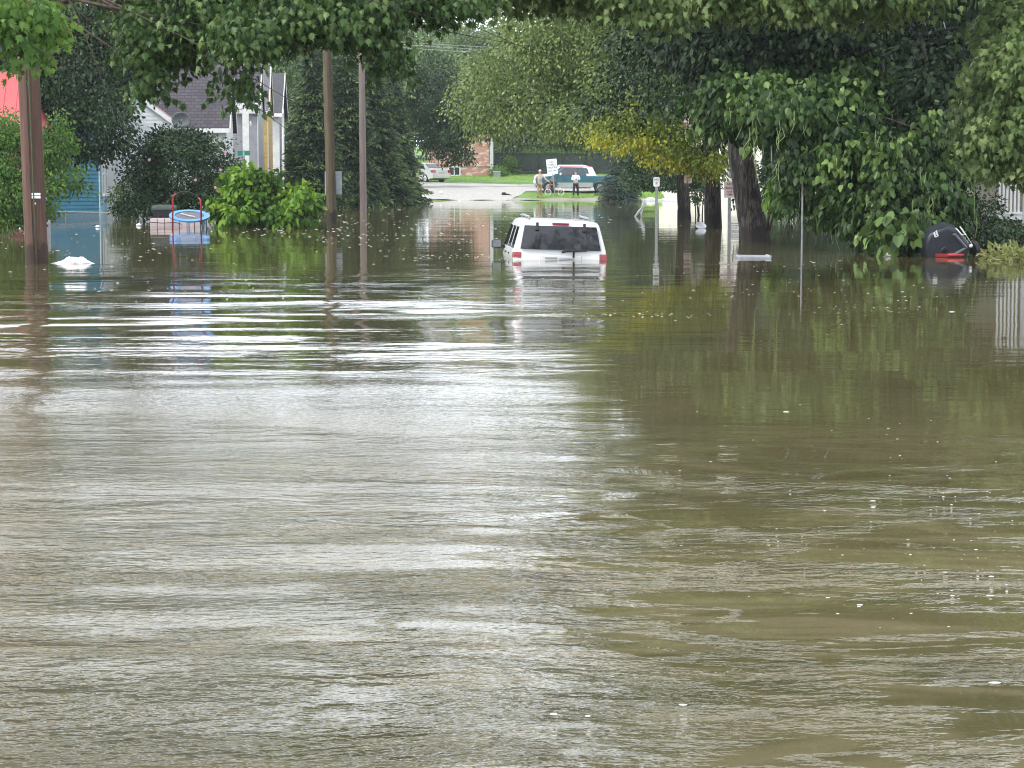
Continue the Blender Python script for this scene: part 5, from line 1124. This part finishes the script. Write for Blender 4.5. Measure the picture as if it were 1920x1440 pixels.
def ft(px, py, Y, rx, ry, sd2, lab, mat=lm_far, dens=1.8, size=.24, per=50, cl=.6, base=None, extra=(), tone=0.1, lump=.34):
    bl = [pb(px, py, Y, rx, ry, rx*Y/F*.8)]+[pb(a, b, Y, c, d, c*Y/F*.8) for a, b, c, d in extra]
    return tree('far_tree', (PX(base or px, Y), Y, tz(Y)-.3), at(base or px, py, Y), .3, .15, bl, mat, barkb, sd2, lab, group=G, dens=dens, cl=cl, per=per, size=size, tone=tone, lump=lump)
ft(850, 215, 152, 50, 60, 50, 'dark tree hanging in front of the brick house', lm_deep, 2.4, .2, 40, .45, base=770, extra=((800, 180, 60, 70), (872, 240, 26, 45), (850, 275, 32, 28), (812, 262, 34, 30)))
ft(770, 150, 165, 90, 90, 51, 'green tree behind the light cedar', extra=((820, 120, 50, 40),))
ft(700, 110, 150, 70, 90, 60, 'tree top above the farthest utility pole', extra=((640, 130, 60, 60),))
ft(910, 150, 205, 70, 95, 52, 'hazy tree in the gap at the end of the street', extra=((880, 80, 50, 40), (860, 150, 50, 60)))
ft(985, 235, 200, 80, 80, 53, 'green tree behind the screened fence, left one', extra=((950, 270, 50, 45),))
ft(1080, 240, 205, 80, 80, 54, 'green tree behind the screened fence, right one', lm_far)
ft(1190, 230, 196, 90, 90, 55, 'tree behind the blue spruce')
ft(600, 85, 170, 110, 85, 56, 'broad tree behind the cedars')
ft(480, 105, 175, 110, 95, 57, 'tree rising behind the row of houses', lm_deep)
ft(340, 95, 160, 130, 95, 58, 'tree behind the dark shingled roof', lm_deep)
ft(1330, 200, 185, 120, 130, 59, 'tree behind the cream building', lm_deep)
ft(1500, 150, 170, 160, 200, 61, 'tall tree behind the catalpa', lm_deep)
bush('fence_shrub', [pb(1080,300,196,50,16,1.6), pb(1020,298,197,35,14,1.4), pb(1130,305,196,40,16,1.4)], lm_sap, 48, 'light green shrubs rising over the screened fence', dens=3, cl=.45, per=40, size=.2, tone=.05)
bush('house_corner_shrub', [pb(936,325,184,16,12,.7), pb(955,312,188,14,20,.7)], lm_sap, 49, 'shrub between the brick house and the fence', dens=6, cl=.3, per=34, size=.16)
# right hand shrubs
bush('right_shrub', [pb(1860,435,46,52,36,1.0), pb(1915,434,47,50,26,1.0), pb(1830,400,52,40,40,1.0), pb(1900,465,45,60,16,.8), pb(1795,360,56,36,50,1.2,.8)], lm_dark, 62, 'dark wispy shrub between the tipped bin and the porch', dens=7, cl=.2, per=34, size=.085, zmin=.02, tone=.1)
e = tag(crown('straw_tuft', [pb(1905,483,40.5,36,10,.4), pb(1880,478,41,22,8,.3)], lm_straw, None, 63, dens=14, cl=.16, per=40, size=.16, kind='thin', droop=.2, zmin=.0), 'tuft of pale straw coloured grass at the right edge', 'grass tuft')
# woodland closing the distance and banks beside the view
rngw = random.Random(9); blw = []
for i in range(46):
    px = -900+i*85; blw.append(pb(px, 150+rngw.uniform(-30, 30), 255+rngw.uniform(-12, 12), 75, 130, 5))
crown('far_wood', blw, lm_far, None, 70, dens=.55, cl=1.4, per=34, size=.6, kind='oval')['kind'] = 'stuff'
# lawn grass blades near the far shore
rngg = np.random.default_rng(8); n = 26000
yy = 139+rngg.random(n)**1.3*50; xx = rngg.uniform(-16, 16, n)*yy/140
def isroad(x, y):
    px = 960+x/y*F; u = np.interp(y, [136, 141.8, 172], [375, 361, 341])
    return ((px > 770) & (px < 1006) & (y < 172)) | ((px >= 1000) & (px < 1165) & (y > 142.2) & (y < 152.5))
k = ~isroad(xx, yy); xx, yy = xx[k], yy[k]; zz = np.array([tzz(a, b) for a, b in zip(xx, yy)])
pos = np.stack([xx, yy, zz-.01], 1); tip = rngg.normal(size=(len(xx), 3))*.4; tip[:, 2] = 1; nn = rngg.normal(size=(len(xx), 3))
leaves('lawn_grass', pos, tip, nn, rngg.uniform(.07, .16, len(xx)), 'thin', rngg.normal(.5, .2, len(xx)), leafmat('lawn_blade', (.11,.20,.02), (.20,.34,.03), (.32,.46,.06), .3))['kind'] = 'stuff'


# ------------------------------------------------------------------ haze
HAZE = 0.0002
if HAZE:
    m = bpy.data.materials.new('haze'); m.use_nodes = True; nt = m.node_tree; nt.nodes.clear(); out = nt.nodes.new('ShaderNodeOutputMaterial')
    v = nt.nodes.new('ShaderNodeVolumePrincipled'); v.inputs['Color'].default_value = (.86,.93,1,1); v.inputs['Density'].default_value = HAZE
    nt.links.new(v.outputs[0], out.inputs['Volume'])
    hz = MB(); hz.bbox(-1600, 1600, -90, 3100, -3, 45); h_ = hz.build('haze', m); h_['kind'] = 'stuff'
